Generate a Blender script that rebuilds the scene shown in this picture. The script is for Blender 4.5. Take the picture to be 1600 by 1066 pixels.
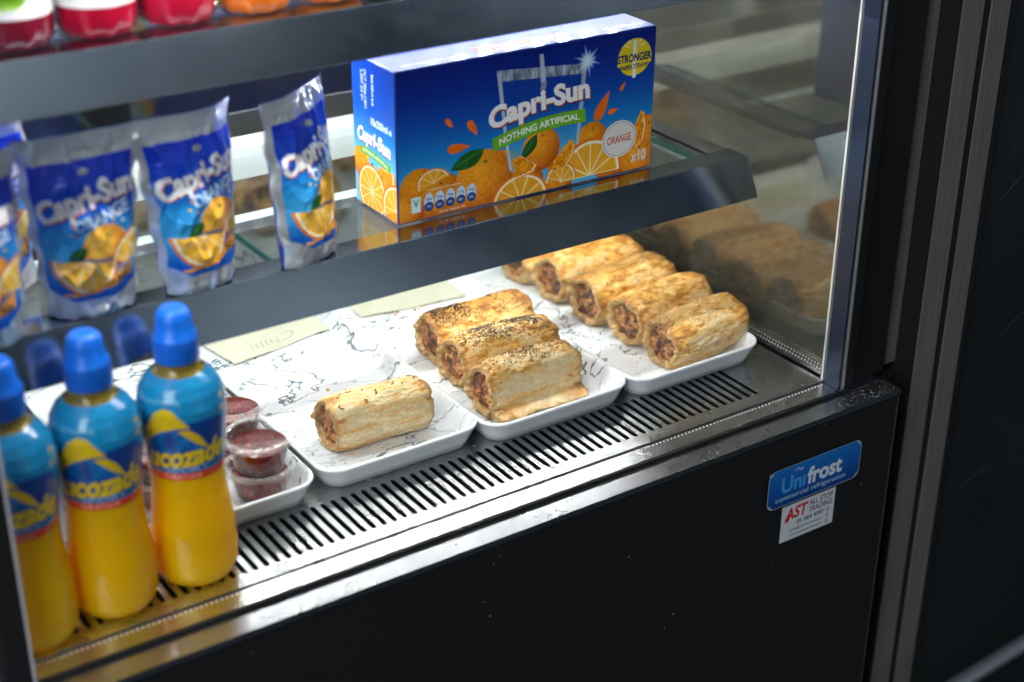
import bpy, bmesh, math, random
import numpy as np
from mathutils import Matrix, Vector
for o in list(bpy.data.objects): bpy.data.objects.remove(o)
S = bpy.context.scene
COL = S.collection
PI = math.pi
# ------------------------------------------------------------------ camera
cam_d = bpy.data.cameras.new('camera'); cam = bpy.data.objects.new('camera', cam_d); COL.objects.link(cam)
_R = ((0.82706572, -0.56206468, 0.00675228), (-0.24613741, -0.37293306, -0.89461573), (0.50535006, 0.73824401, -0.44678529))
cam.matrix_world = Matrix(((_R[0][0], -_R[1][0], -_R[2][0], -0.9990), (_R[0][1], -_R[1][1], -_R[2][1], -0.9202),
                           (_R[0][2], -_R[1][2], -_R[2][2], 0.7068), (0, 0, 0, 1)))
cam_d.sensor_width = 36; cam_d.lens = 36 * 2464.9 / 1600; cam_d.clip_start = .02; cam_d.clip_end = 60
cam_d.dof.use_dof = True; cam_d.dof.focus_distance = 1.42; cam_d.dof.aperture_fstop = 3.2
S.camera = cam
# ------------------------------------------------------------------ world, lamps, exposure
W = bpy.data.worlds.new('World'); S.world = W; W.use_nodes = True
W.node_tree.nodes['Background'].inputs[0].default_value = (.55, .72, 1, 1)
W.node_tree.nodes['Background'].inputs[1].default_value = .06
_t = W.node_tree.nodes.new('ShaderNodeTexCoord'); _m = W.node_tree.nodes.new('ShaderNodeMapping'); _m.inputs['Scale'].default_value = (3.4, 3.4, .55)
_n = W.node_tree.nodes.new('ShaderNodeTexNoise'); _n.inputs['Scale'].default_value = 2.2; _n.inputs['Detail'].default_value = 1.5
_r = W.node_tree.nodes.new('ShaderNodeValToRGB'); _r.color_ramp.elements[0].position = .50; _r.color_ramp.elements[0].color = (.18, .32, .52, 1); _r.color_ramp.elements[1].position = .74; _r.color_ramp.elements[1].color = (9, 10, 11, 1)  # invented bright streaks in the surroundings, added for the steel lips to reflect
for _a, _b in ((_t.outputs['Generated'], _m.inputs[0]), (_m.outputs[0], _n.inputs['Vector']), (_n.outputs['Fac'], _r.inputs['Fac']), (_r.outputs[0], W.node_tree.nodes['Background'].inputs[0])): W.node_tree.links.new(_a, _b)
def area(name, loc, aim, sx, sy, power, color):
    l = bpy.data.lights.new(name, 'AREA'); l.shape = 'RECTANGLE'; l.size = sx; l.size_y = sy; l.energy = power; l.color = color
    o = bpy.data.objects.new(name, l); COL.objects.link(o); o.location = loc
    o.rotation_euler = (Vector(aim) - Vector(loc)).to_track_quat('-Z', 'Y').to_euler(); return o
area('shop_window_light', (-3.0, -1.6, 1.3), (-.4, .1, .1), 1.4, 1.6, 40, (.80, .90, 1))
area('ceiling_light', (-2.2, -1.3, 2.5), (-.3, .1, .1), 1.0, .8, 24, (1, .93, .84))
S.view_settings.view_transform = 'Standard'; S.view_settings.look = 'None'; S.view_settings.exposure = .22
S.view_settings.gamma = 1
try: S.view_settings.use_curve_mapping = False
except Exception: pass
S.render.film_transparent = False
S.cycles.use_denoising = True
S.cycles.sample_clamp_indirect = 6; S.cycles.max_bounces = 10; S.cycles.transparent_max_bounces = 24
S.cycles.caustics_reflective = True; S.cycles.caustics_refractive = False; S.cycles.blur_glossy = .5

# ------------------------------------------------------------------ helpers: objects
def empty(name, loc=(0, 0, 0), rz=0):
    o = bpy.data.objects.new(name, None); o.empty_display_size = .02; COL.objects.link(o); o.location = loc; o.rotation_euler = (0, 0, rz); return o
def tag(o, label=None, cat=None, group=None, kind=None):
    for k, v in (('label', label), ('category', cat), ('group', group), ('kind', kind)):
        if v: o[k] = v
    return o
def link(name, me, mats, parent=None, smooth=True, loc=None, rz=0):
    if not isinstance(mats, (list, tuple)): mats = [mats]
    for m in mats: me.materials.append(m)
    if smooth: me.polygons.foreach_set('use_smooth', [True] * len(me.polygons))
    o = bpy.data.objects.new(name, me); COL.objects.link(o); o.parent = parent
    if loc is not None: o.location = loc
    if rz: o.rotation_euler = (0, 0, rz)
    return o
def from_bm(name, bm, mats, parent=None, smooth=False, **k):
    bmesh.ops.recalc_face_normals(bm, faces=bm.faces[:]) if name in ('sill', 'shelf_lip') else None; me = bpy.data.meshes.new(name); bm.normal_update(); bm.to_mesh(me); bm.free(); return link(name, me, mats, parent, smooth, **k)
def bx(bm, x0, x1, y0, y1, z0, z1, mi=0):
    vs = [bm.verts.new((x, y, z)) for z in (z0, z1) for y in (y0, y1) for x in (x0, x1)]
    for f in ((0, 2, 3, 1), (4, 5, 7, 6), (0, 1, 5, 4), (2, 6, 7, 3), (0, 4, 6, 2), (1, 3, 7, 5)):
        bm.faces.new([vs[i] for i in f]).material_index = mi
def box(name, dims, mat, parent=None, bev=0, **k):
    bm = bmesh.new()
    for d in (dims if isinstance(dims[0], (tuple, list)) else [dims]): bx(bm, *d)
    if bev: bmesh.ops.bevel(bm, geom=bm.edges[:], offset=bev, segments=2, affect='EDGES', profile=.7)
    return from_bm(name, bm, mat, parent, **k)
def extrude_x(bm, prof, x0, x1, cap=True):
    a = [bm.verts.new((x0, y, z)) for y, z in prof]; b = [bm.verts.new((x1, y, z)) for y, z in prof]
    n = len(prof)
    for i in range(n): bm.faces.new((a[i], a[(i + 1) % n], b[(i + 1) % n], b[i]))
    if cap: bm.faces.new(a[::-1]); bm.faces.new(b)
def grid_mesh(name, P, C=None, closeU=False):
    """P: (n, m, 3) array; C: (n, m, 4) linear colour, alpha = metallic mask"""
    n, m = P.shape[:2]
    me = bpy.data.meshes.new(name)
    I = np.arange(n * m).reshape(n, m)
    if closeU: I = np.vstack([I, I[:1]])
    q = np.stack([I[:-1, :-1], I[1:, :-1], I[1:, 1:], I[:-1, 1:]], -1).reshape(-1, 4)
    me.vertices.add(n * m); me.vertices.foreach_set('co', P.reshape(-1).astype(np.float32))
    me.loops.add(q.size); me.loops.foreach_set('vertex_index', q.reshape(-1).astype(np.int32))
    me.polygons.add(len(q)); me.polygons.foreach_set('loop_start', np.arange(0, q.size, 4, dtype=np.int32))
    me.update(calc_edges=True)
    if C is not None:
        a = me.color_attributes.new('ink', 'FLOAT_COLOR', 'POINT'); a.data.foreach_set('color', C.reshape(-1).astype(np.float32))
    return me
def lathe(name, prof, mat, parent=None, n=48, loc=None, cap=True, wob=None):
    bm = bmesh.new(); rings = []
    for r, z in prof:
        rings.append([bm.verts.new(((r + (wob(i / n, z) if wob else 0)) * math.cos(2 * PI * i / n), (r + (wob(i / n, z) if wob else 0)) * math.sin(2 * PI * i / n), z)) for i in range(n)])
    for a, b in zip(rings, rings[1:]):
        for i in range(n): bm.faces.new((a[i], a[(i + 1) % n], b[(i + 1) % n], b[i]))
    if cap:
        bm.faces.new(rings[0][::-1])
        if prof[-1][0] > 1e-5: bm.faces.new(rings[-1])
    return from_bm(name, bm, mat, parent, True, loc=loc)

# ------------------------------------------------------------------ helpers: numpy noise
def vnoise(P, seed=0):
    P = np.asarray(P, float); i = np.floor(P).astype(np.int64); f = P - i; f = f * f * (3 - 2 * f)
    def h(dx, dy, dz):
        x = (i[..., 0] + dx) * 374761393 + (i[..., 1] + dy) * 668265263 + (i[..., 2] + dz) * 2147483647 + seed * 974711
        x = (x ^ (x >> 13)) * 1274126177 & 0x7fffffff; x = (x ^ (x >> 16)) & 0xffff
        return x / 65535.
    fx, fy, fz = f[..., 0], f[..., 1], f[..., 2]
    l = lambda a, b, t: a + (b - a) * t
    return l(l(l(h(0, 0, 0), h(1, 0, 0), fx), l(h(0, 1, 0), h(1, 1, 0), fx), fy), l(l(h(0, 0, 1), h(1, 0, 1), fx), l(h(0, 1, 1), h(1, 1, 1), fx), fy), fz)
def fbm(P, o=4, seed=0):
    s = 0; a = 1; t = 0
    for k in range(o): s = s + a * vnoise(np.asarray(P) * 2 ** k, seed + k * 17); t += a; a *= .55
    return s / t
def sm(a, b, x): t = np.clip((x - a) / (b - a), 0, 1); return t * t * (3 - 2 * t)
def lin(c):
    c = np.asarray(c, float); return np.where(c <= .04045, c / 12.92, ((c + .055) / 1.055) ** 2.4)
def hx(s): return np.array([int(s[i:i + 2], 16) / 255 for i in (0, 2, 4)])

# ------------------------------------------------------------------ helpers: materials
def mat(name, base=(.5, .5, .5), rough=.5, metal=0, **k):
    m = bpy.data.materials.new(name); m.use_nodes = True; b = m.node_tree.nodes['Principled BSDF']
    b.inputs['Base Color'].default_value = (*base, 1); b.inputs['Roughness'].default_value = rough; b.inputs['Metallic'].default_value = metal
    for kk, v in k.items(): b.inputs[kk].default_value = v
    return m
def nd(m, t, **k):
    n = m.node_tree.nodes.new(t)
    for kk, v in k.items():
        if kk in n.inputs: n.inputs[kk].default_value = v
        else: setattr(n, kk, v)
    return n
def lk(m, a, b): m.node_tree.links.new(a, b)
def coords(m, scale=(1, 1, 1), loc=(0, 0, 0)):
    t = nd(m, 'ShaderNodeTexCoord'); mp = nd(m, 'ShaderNodeMapping'); mp.inputs['Scale'].default_value = scale; mp.inputs['Location'].default_value = loc
    lk(m, t.outputs['Object'], mp.inputs['Vector']); return mp.outputs['Vector']
def noise(m, vec, scale, detail=4, rough=.6, dist=0):
    n = nd(m, 'ShaderNodeTexNoise', Scale=scale, Detail=detail, Roughness=rough, Distortion=dist); lk(m, vec, n.inputs['Vector']); return n.outputs['Fac']
def ramp(m, fac, stops):
    r = nd(m, 'ShaderNodeValToRGB'); e = r.color_ramp.elements
    while len(e) < len(stops): e.new(.5)
    for q, (p, c) in zip(e, stops): q.position = p; q.color = (*c, 1) if len(c) == 3 else c
    lk(m, fac, r.inputs['Fac']); return r.outputs['Color']
def bump(m, h, strength=.3, dist=.001):
    b = nd(m, 'ShaderNodeBump', Strength=strength, Distance=dist); lk(m, h, b.inputs['Height']); lk(m, b.outputs['Normal'], m.node_tree.nodes['Principled BSDF'].inputs['Normal'])
def P_(m): return m.node_tree.nodes['Principled BSDF']
def steel(name, base, rough, axis=(1, 90, 90), bmp=.10, smudge=.07):
    m = mat(name, base, rough, 1)
    a = noise(m, coords(m, axis), 14, 3, .7); s = noise(m, coords(m), 9, 5, .6, .2)
    r1 = nd(m, 'ShaderNodeMapRange'); r1.inputs['To Min'].default_value = rough - .06; r1.inputs['To Max'].default_value = rough + smudge; r1.inputs['From Min'].default_value = .3; r1.inputs['From Max'].default_value = .75
    lk(m, s, r1.inputs['Value']); lk(m, r1.outputs[0], P_(m).inputs['Roughness'])
    lk(m, ramp(m, s, [(.3, tuple(c * .95 for c in base)), (.7, base)]), P_(m).inputs['Base Color'])
    bump(m, a, bmp, .0004); return m
def glass(name, tint=(1, 1, 1), ior=1.45, gain=1., add=0., rough=.0, gl=(1, 1, 1), fog=0, fogc=(1, 1, 1)):
    m = bpy.data.materials.new(name); m.use_nodes = True; nt = m.node_tree; nt.nodes.remove(P_(m))
    t = nd(m, 'ShaderNodeBsdfTransparent'); t.inputs[0].default_value = (*tint, 1)
    g = nd(m, 'ShaderNodeBsdfGlossy', Roughness=rough); g.inputs[0].default_value = (*gl, 1)
    f = nd(m, 'ShaderNodeFresnel', IOR=ior); ma = nd(m, 'ShaderNodeMath', operation='MULTIPLY_ADD'); ma.use_clamp = True
    # front and back faces of a thin pane reflect alike
    geo = nd(m, 'ShaderNodeNewGeometry'); lw = nd(m, 'ShaderNodeLayerWeight', Blend=.5)
    pw = nd(m, 'ShaderNodeMath', operation='POWER'); lk(m, lw.outputs['Facing'], pw.inputs[0]); pw.inputs[1].default_value = 3.2
    ma.inputs[1].default_value = gain; ma.inputs[2].default_value = add + .05; lk(m, pw.outputs[0], ma.inputs[0])
    x = nd(m, 'ShaderNodeMixShader'); lk(m, ma.outputs[0], x.inputs[0]); lk(m, t.outputs[0], x.inputs[1]); lk(m, g.outputs[0], x.inputs[2])
    out = x.outputs[0]
    if fog:
        d = nd(m, 'ShaderNodeBsdfDiffuse'); d.inputs[0].default_value = (*fogc, 1); y = nd(m, 'ShaderNodeMixShader'); fn = nd(m, 'ShaderNodeMath', operation='MULTIPLY'); fn.inputs[1].default_value = fog * 2
        lk(m, noise(m, coords(m), 7, 4, .6), fn.inputs[0]); lk(m, fn.outputs[0], y.inputs[0]); lk(m, out, y.inputs[1]); lk(m, d.outputs[0], y.inputs[2]); out = y.outputs[0]
    lk(m, out, nt.nodes['Material Output'].inputs['Surface']); nt.nodes.remove(f); nt.nodes.remove(geo)
    return m
def inkmat(name, rough=.35, coat=0., foil=False, bmp=None):
    m = mat(name, (1, 1, 1), rough); a = nd(m, 'ShaderNodeAttribute', attribute_name='ink')
    lk(m, a.outputs['Color'], P_(m).inputs['Base Color'])
    if foil: lk(m, a.outputs['Alpha'], P_(m).inputs['Metallic'])
    P_(m).inputs['Coat Weight'].default_value = coat; P_(m).inputs['Coat Roughness'].default_value = .07
    if bmp: bump(m, noise(m, coords(m), bmp[0], 3), bmp[1], .001)
    return m
M = {}
M['plate'] = steel('brushed_steel_plate', (.37, .39, .40), .27, (90, 1.2, 90))
M['sill'] = steel('steel_sill', (.34, .36, .39), .30, (1, 90, 90))
M['lip'] = steel('steel_shelf_lip', (.36, .42, .48), .15, (1, 120, 120), .05)
M['rail'] = steel('satin_white_rail', (.86, .87, .86), .38, (1, 90, 90)); M['rail'].node_tree.nodes['Principled BSDF'].inputs['Metallic'].default_value = .5
M['bright'] = steel('polished_steel', (.75, .77, .78), .13, (1, 90, 90))
M['spacer'] = steel('perforated_spacer_metal', (.42, .44, .46), .26, (1, 60, 60))
M['black'] = mat('black_powder_coat', (.0050, .0056, .0054), .6); bump(M['black'], noise(M['black'], coords(M['black']), 900, 2), .12, .0004)
M['dark'] = mat('dark_recess', (.003, .003, .0035), .7)
M['jamb'] = mat('black_jamb_plastic', (.006, .0065, .007), .42)
M['rib'] = mat('grey_rib_laminate', (.062, .055, .053), .72)
_v = coords(M['rib'], (90, 90, 1)); lk(M['rib'], ramp(M['rib'], noise(M['rib'], _v, 9, 5, .75), [(.3, (.085, .074, .070)), (.7, (.19, .165, .155))]), P_(M['rib']).inputs['Base Color'])
bump(M['rib'], noise(M['rib'], coords(M['rib'], (1, 1, .5)), 1400, 2), .3, .0005)
M['panel'] = mat('dark_green_black_panel', (.009, .012, .012), .5)
M['bluegrey'] = mat('blue_grey_panel', (.11, .135, .22), .5)
M['glass_front'] = glass('front_glass', (.985, .99, .985), gain=.22, add=-.045)
M['glass_shelf'] = glass('shelf_glass', (.90, .95, .93), gain=.35, rough=.01)
M['glass_edge'] = mat('green_glass_edge', (.02, .09, .075), .12)
M['glass_side'] = glass('side_glass', (.55, .56, .52), gain=.60, add=.16, rough=.06, gl=(.92, .87, .76), fog=.05, fogc=(.70, .67, .55))
M['glass_back'] = glass('back_glass', (.7, .72, .72), gain=.5, add=.20, rough=.05)
M['clear'] = glass('clear_plastic', (.97, .97, .97), gain=.42, add=-.02, rough=.05)
M['clear_rim'] = mat('clear_plastic_rim', (.80, .80, .80), .22, **{'Alpha': .28})
M['led'] = mat('led_chip', (1, 1, 1), .5, **{'Emission Color': (.93, .97, 1, 1), 'Emission Strength': 680})
M['led_dim'] = mat('led_chip_header', (1, 1, 1), .5, **{'Emission Color': (.96, .97, 1, 1), 'Emission Strength': 820})
M['led_low'] = mat('led_chip_lower', (1, 1, 1), .5, **{'Emission Color': (1, .98, .94, 1), 'Emission Strength': 235})
M['led_base'] = mat('white_led_board', (.75, .76, .76), .4)

# ------------------------------------------------------------------ 2D painter for printed artwork
_tc = {}
def text_tris(s, bold=.02):
    if (s, bold) in _tc: return _tc[s, bold]
    c = bpy.data.curves.new('t', 'FONT'); c.body = s; c.size = 1; c.offset = bold; c.resolution_u = 4
    o = bpy.data.objects.new('t', c); COL.objects.link(o); dg = bpy.context.evaluated_depsgraph_get(); dg.update()
    me = o.evaluated_get(dg).to_mesh(); me.calc_loop_triangles()
    v = np.array([x.co[:2] for x in me.vertices]); t = np.array([x.vertices[:] for x in me.loop_triangles])
    o.evaluated_get(dg).to_mesh_clear(); bpy.data.objects.remove(o); bpy.data.curves.remove(c)
    v = v - v.min(0); _tc[s, bold] = (v, t, v.max(0)); return _tc[s, bold]
class Canvas:
    def __init__(s, w, h, res):
        s.w, s.h, s.res = w, h, res; s.nx, s.ny = int(w * res), int(h * res)
        x = (np.arange(s.nx) + .5) / res; y = (np.arange(s.ny) + .5) / res
        s.X, s.Y = np.meshgrid(x, y, indexing='ij'); s.a = np.zeros((s.nx, s.ny, 4))
    def bbox(s, x0, x1, y0, y1):
        return (slice(max(0, int(x0 * s.res) - 1), min(s.nx, max(0, int(x1 * s.res) + 2))), slice(max(0, int(y0 * s.res) - 1), min(s.ny, max(0, int(y1 * s.res) + 2))))
    def put(s, sl, mask, col, al=1, met=None):
        if callable(col): col = col(s.X[sl], s.Y[sl])
        else: col = np.asarray(col if not isinstance(col, str) else hx(col), float)
        k = (mask * al)[..., None]; s.a[sl][..., :3] = s.a[sl][..., :3] * (1 - k) + col * k
        if met is not None: s.a[sl][..., 3] = s.a[sl][..., 3] * (1 - k[..., 0]) + met * k[..., 0]
    def poly(s, pts, col, al=1, met=None):
        p = np.asarray(pts, float); sl = s.bbox(p[:, 0].min(), p[:, 0].max(), p[:, 1].min(), p[:, 1].max())
        X, Y = s.X[sl], s.Y[sl]; ins = np.zeros(X.shape, bool)
        for (x0, y0), (x1, y1) in zip(p, np.roll(p, -1, 0)):
            if y0 == y1: continue
            ins ^= ((Y < y0) != (Y < y1)) & (X < (x1 - x0) * (Y - y0) / (y1 - y0) + x0)
        s.put(sl, ins.astype(float), col, al, met)
    def ell(s, cx, cy, rx, ry, col, al=1, rot=0, met=None, soft=0):
        r = max(rx, ry) * (1 + soft); sl = s.bbox(cx - r, cx + r, cy - r, cy + r); X, Y = s.X[sl] - cx, s.Y[sl] - cy
        c, n = math.cos(rot), math.sin(rot); d = np.hypot((X * c + Y * n) / rx, (-X * n + Y * c) / ry)
        e = .5 / s.res / min(rx, ry)
        s.put(sl, 1 - sm(1 - e - soft, 1 + e + soft, d), col, al, met)
    def text(s, t, cx, cy, w, h, col, rot=0, bold=.02, shear=0, arc=0, al=1, met=None, grow=0, dx=0, dy=0):
        v, tr, mx = text_tris(t, bold + grow); v = (v - mx / 2) / text_tris(t, bold)[2]
        x = v[:, 0] * w; y = v[:, 1] * h; x = x + shear * y; y = y - arc * (2 * x / w) ** 2
        c, n = math.cos(rot), math.sin(rot); P = np.stack([cx + dx + x * c - y * n, cy + dy + x * n + y * c], 1)
        sl = s.bbox(P[:, 0].min(), P[:, 0].max(), P[:, 1].min(), P[:, 1].max()); m = np.zeros(s.X[sl].shape, bool)
        ox, oy = sl[0].start, sl[1].start
        for a, b, d in P[tr]:
            q = s.bbox(min(a[0], b[0], d[0]), max(a[0], b[0], d[0]), min(a[1], b[1], d[1]), max(a[1], b[1], d[1]))
            X, Y = s.X[q], s.Y[q]
            if not X.size: continue
            e = lambda p, r: (r[0] - p[0]) * (Y - p[1]) - (r[1] - p[1]) * (X - p[0])
            e1, e2, e3 = e(a, b), e(b, d), e(d, a)
            m[q[0].start - ox:q[0].stop - ox, q[1].start - oy:q[1].stop - oy] |= ((e1 >= 0) & (e2 >= 0) & (e3 >= 0)) | ((e1 <= 0) & (e2 <= 0) & (e3 <= 0))
        s.put(sl, m.astype(float), col, al, met)
    def down(s, k):
        a = s.a[:s.nx // k * k, :s.ny // k * k]; a = a.reshape(s.nx // k, k, s.ny // k, k, 4).mean((1, 3)); a[..., :3] = lin(np.clip(a[..., :3], 0, 1)); return a
    def samp(s, U, V, k=1):
        a = s.a; i = np.clip((U * s.nx).astype(int), 0, s.nx - 1); j = np.clip((V * s.ny).astype(int), 0, s.ny - 1)
        o = a[i, j].copy(); o[..., :3] = lin(np.clip(o[..., :3], 0, 1)); return o
def draw_orange(c, x, y, r, seed=1, dark=0):
    def col(X, Y):
        d = np.clip(1 - ((X - x + r * .3) ** 2 + (Y - y - r * .35) ** 2) / (1.9 * r * r), 0, 1); n = fbm(np.stack([X * 3 / r * 4, Y * 3 / r * 4, X * 0], -1), 3, seed)
        return hx('b8500a') * (1 - d)[..., None] + hx('f7a01e') * d[..., None] + (n[..., None] - .5) * .16 - dark
    c.ell(x, y, r, r, col)
    c.ell(x + r * .05, y + r * .62, r * .07, r * .05, '4f6a1e')
def draw_slice(c, x, y, r, a0=0, a1=360, seg=10, sq=1., dark=0):
    """cut face of an orange between the angles a0..a1 (degrees)"""
    sl = c.bbox(x - r, x + r, y - r, y + r); X, Y = c.X[sl] - x, (c.Y[sl] - y) / sq
    th = np.degrees(np.arctan2(Y, X)); d = np.hypot(X, Y) / r; w = ((th - a0) % 360) <= (a1 - a0)
    A = th / 360 * seg; fr = np.abs(A - np.round(A)); line = (fr * 2 * PI / seg * d * r < .022 * r) | (d < .07)
    n = fbm(np.stack([A * 9, d * 5, A * 0], -1), 3, 5)
    col = hx('f39a14') * (1 - n[..., None]) + hx('ffc544') * n[..., None] - dark
    col = np.where((line & (d < .84))[..., None], hx('ffe0a0'), col)
    col = np.where((d > .84)[..., None], hx('fff0c8'), col); col = np.where((d > .92)[..., None], hx('e8780c'), col)
    c.put(sl, ((d < 1) & w).astype(float), lambda *_: np.clip(col, 0, 1))
def draw_wedge(c, pts, dark=0):
    """orange wedge: flesh polygon with pith and rind along the last edge"""
    c.poly(pts, lambda X, Y: np.clip(hx('f49a16') + (fbm(np.stack([X * .5, Y * .5, X * 0], -1), 3, 9)[..., None] - .5) * .5 - dark, 0, 1))
    p = np.asarray(pts, float); n = len(p) // 2; arc = p[n - 1:]; cen = p[0]
    for k, cc in ((1.0, 'e87a0e'), (.94, 'fff0c8')):
        o = cen + (arc - cen) * k; i = cen + (arc - cen) * (.93 if k == 1 else .89); c.poly(np.vstack([o, i[::-1]]), cc)
def leaf(c, x0, y0, x1, y1, w):
    a = np.array([x0, y0], float); b = np.array([x1, y1], float); t = np.linspace(0, 1, 14); n = np.array([-(b - a)[1], (b - a)[0]]) / np.linalg.norm(b - a)
    up = a + (b - a) * t[:, None] + n * (np.sin(PI * t ** .8) * w)[:, None]; dn = a + (b - a) * t[:, None] - n * (np.sin(PI * t) * w * .7)[:, None]
    c.poly(np.vstack([up, dn[::-1]]), lambda X, Y: hx('1d5a22') + (fbm(np.stack([X * .6, Y * .6, X * 0], -1), 2, 3)[..., None] - .5) * .12)
    c.poly([a, a + (b - a) * .5 + n * w * .12, b, a + (b - a) * .5 - n * w * .12], '3c7c38')
def drop(c, x, y, r, rot, stretch=1.7, col='ee6a10'):
    t = np.linspace(0, 2 * PI, 40); px = r * stretch * np.cos(t) * (1); py = r * np.sin(t) * np.sin(t / 2) ** 1.3
    cs, sn = math.cos(rot), math.sin(rot); c.poly(np.stack([x + px * cs - py * sn, y + px * sn + py * cs], 1), col)
def bluebg(c, stops):
    ys = [p for p, _ in stops]; cs = np.array([hx(k) for _, k in stops])
    t = c.Y / c.h; col = np.stack([np.interp(t, ys, cs[:, i]) for i in range(3)], -1); c.a[..., :3] = col
def brand_word(c, x, y, w, h, rot=0, arc=0):
    c.text('Capri-Sun', x, y, w, h, '071c5e', rot, .045, .06, arc, grow=.018, dx=w * .008, dy=-h * .05)
    c.text('Capri-Sun', x, y, w, h, 'e6702a', rot, .045, .06, arc, dx=w * .008, dy=-h * .035)
    c.text('Capri-Sun', x, y, w, h, 'f6f8f6', rot, .045, .06, arc)
def ribbon(c, x, y, w, h, txt, rot=0, arc=3):
    t = np.linspace(-1, 1, 24); f = lambda s, o: np.stack([x + (t * w / 2) * math.cos(rot) - (o - arc * t * t) * math.sin(rot), y + (t * w / 2) * math.sin(rot) + (o - arc * t * t) * math.cos(rot)], 1)
    c.poly(np.vstack([f(1, h / 2), f(1, -h / 2)[::-1]]), '6cb020')
    c.text(txt, x, y, w * .86, h * .5, 'ffffff', rot, .02, 0, arc * .74)

# ================================================================== SETTING
tag(box('floor', (-4, 4, -4, 4, -.94, -.9), mat('floor_vinyl', (.045, .05, .06), .45)), kind='structure')
wallm = mat('back_wall_paint', (.10, .085, .075), .7); lk(wallm, ramp(wallm, noise(wallm, coords(wallm), 2.5, 2), [(.35, (.03, .027, .025)), (.65, (.17, .14, .12))]), P_(wallm).inputs['Base Color'])
tag(box('wall', (-4, 4, 2.0, 2.1, -.9, 2.6), wallm), kind='structure')

# ================================================================== DISPLAY CASE
CASE = tag(empty('display_case', (-.36, .2, -.9)), 'refrigerated glass display case with steel shelves and a black front panel', 'display case')
def part(name, dims, m, parent=None, bev=0, smooth=False):
    o = box(name, dims, m, parent or CASE, bev, smooth=smooth)
    if not parent: o.location = (.36, -.2, .9)
    return o
def cpart(o): o.parent = CASE; o.location = (.36, -.2, .9); return o
XL, XR = -.775, .003
# slotted deck plate
def deck():
    bm = bmesh.new(); pitch, hw = .0096, .0023; n = 72; x_last = -.0695; ya, yb = .0282, .0850; Y0, Y1 = .0135, .44; T = -.0020
    xs = [x_last - pitch * i for i in range(n)]; xa = xs[-1] - pitch / 2; xb = xs[0] + pitch / 2
    def q(x0, x1, y0, y1): bm.faces.new([bm.verts.new(p) for p in ((x0, y0, 0), (x1, y0, 0), (x1, y1, 0), (x0, y1, 0))])
    q(XL, XR - .001, Y0, ya - .004); q(XL, XR - .001, yb + .004, Y1); q(XL, xa, ya - .004, yb + .004); q(xb, XR - .001, ya - .004, yb + .004)
    for x in xs:
        hole = [(x + hw * math.cos(a), ya + hw + hw * math.sin(a)) for a in [PI + PI * k / 6 for k in range(7)]] + [(x + hw * math.cos(a), yb - hw + hw * math.sin(a)) for a in [PI * k / 6 for k in range(7)]]
        out = [(x - pitch / 2, ya + .002), (x - pitch / 2, ya - .004), (x - pitch / 4, ya - .004), (x, ya - .004), (x + pitch / 4, ya - .004), (x + pitch / 2, ya - .004), (x + pitch / 2, ya + .002),
               (x + pitch / 2, yb - .002), (x + pitch / 2, yb + .004), (x + pitch / 4, yb + .004), (x, yb + .004), (x - pitch / 4, yb + .004), (x - pitch / 2, yb + .004), (x - pitch / 2, yb - .002)]
        h = [bm.verts.new((a, b, 0)) for a, b in hole]; o = [bm.verts.new((a, b, 0)) for a, b in out]; l = [bm.verts.new((a, b, T)) for a, b in hole]
        for i in range(14):
            j = (i + 1) % 14; bm.faces.new((o[i], o[j], h[j], h[i])); bm.faces.new((h[i], h[j], l[j], l[i]))
    # folded front edge
    q2 = [bm.verts.new(p) for p in ((XL, Y0, 0), (XR - .001, Y0, 0), (XR - .001, Y0 - .0012, -.003), (XL, Y0 - .0012, -.003))]; bm.faces.new(q2[::-1])
    bmesh.ops.remove_doubles(bm, verts=bm.verts[:], dist=1e-6); bmesh.ops.recalc_face_normals(bm, faces=bm.faces[:])
    return cpart(from_bm('slotted_deck_plate', bm, M['plate']))
deck()
part('air_duct', [(XL, XR, .020, .10, -.06, -.055), (XL, XR, .10, .102, -.055, -.0015), (XL, XR, .018, .020, -.055, -.0015)], M['dark'])
# front glazing: two panes, spacer frame between
part('gasket', [(XL, .012, -.0118, -.0096, -.0095, -.0003), (XL, XR, .0112, .0122, -.0095, -.0005)], M['dark'])
sp = part('glass_spacer', [(XL + .002, .0025, -.0078, .0108, -.006, -.0008), (.0052, .0152, .016, .43, .0004, .0064)], M['spacer'])
part('glass_spacer', (.0003, .0028, -.0078, .0108, -.0005, .60), mat('spacer_metal_dark_reflection', (.030, .042, .075), .35, .7))  # same metal as the other spacers; its dark blue reflection is put into the colour
dots = bmesh.new()
def dotrow(f, n):
    for k in range(n): bx(dots, *f(k))
dotrow(lambda k: (-.77 + k * .0042, -.7688 + k * .0042, .0082, .0090, -.0008, -.0003), 183)
dotrow(lambda k: (.0070, .0076, .02 + k * .0042, .0212 + k * .0042, .0064, .0069), 96)
dotrow(lambda k: (.0128, .0134, .02 + k * .0042, .0212 + k * .0042, .0064, .0069), 96)
from_bm('perforation', dots, mat('spacer_perforation', (.95, .95, .95), .3), sp)
part('front_glass', (XL + .001, .004, -.0094, -.0080, -.004, .60), M['glass_front'])
part('glass_edge_strip', [(.0042, .0062, -.0094, .0112, -.004, .60)], mat('bright_edge_strip', (.72, .72, .70), .22, .75))
part('glass_edge_strip', [(-.7772, -.7755, -.0094, .0112, -.006, .60)], mat('left_edge_strip', (.62, .60, .64), .45))
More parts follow.
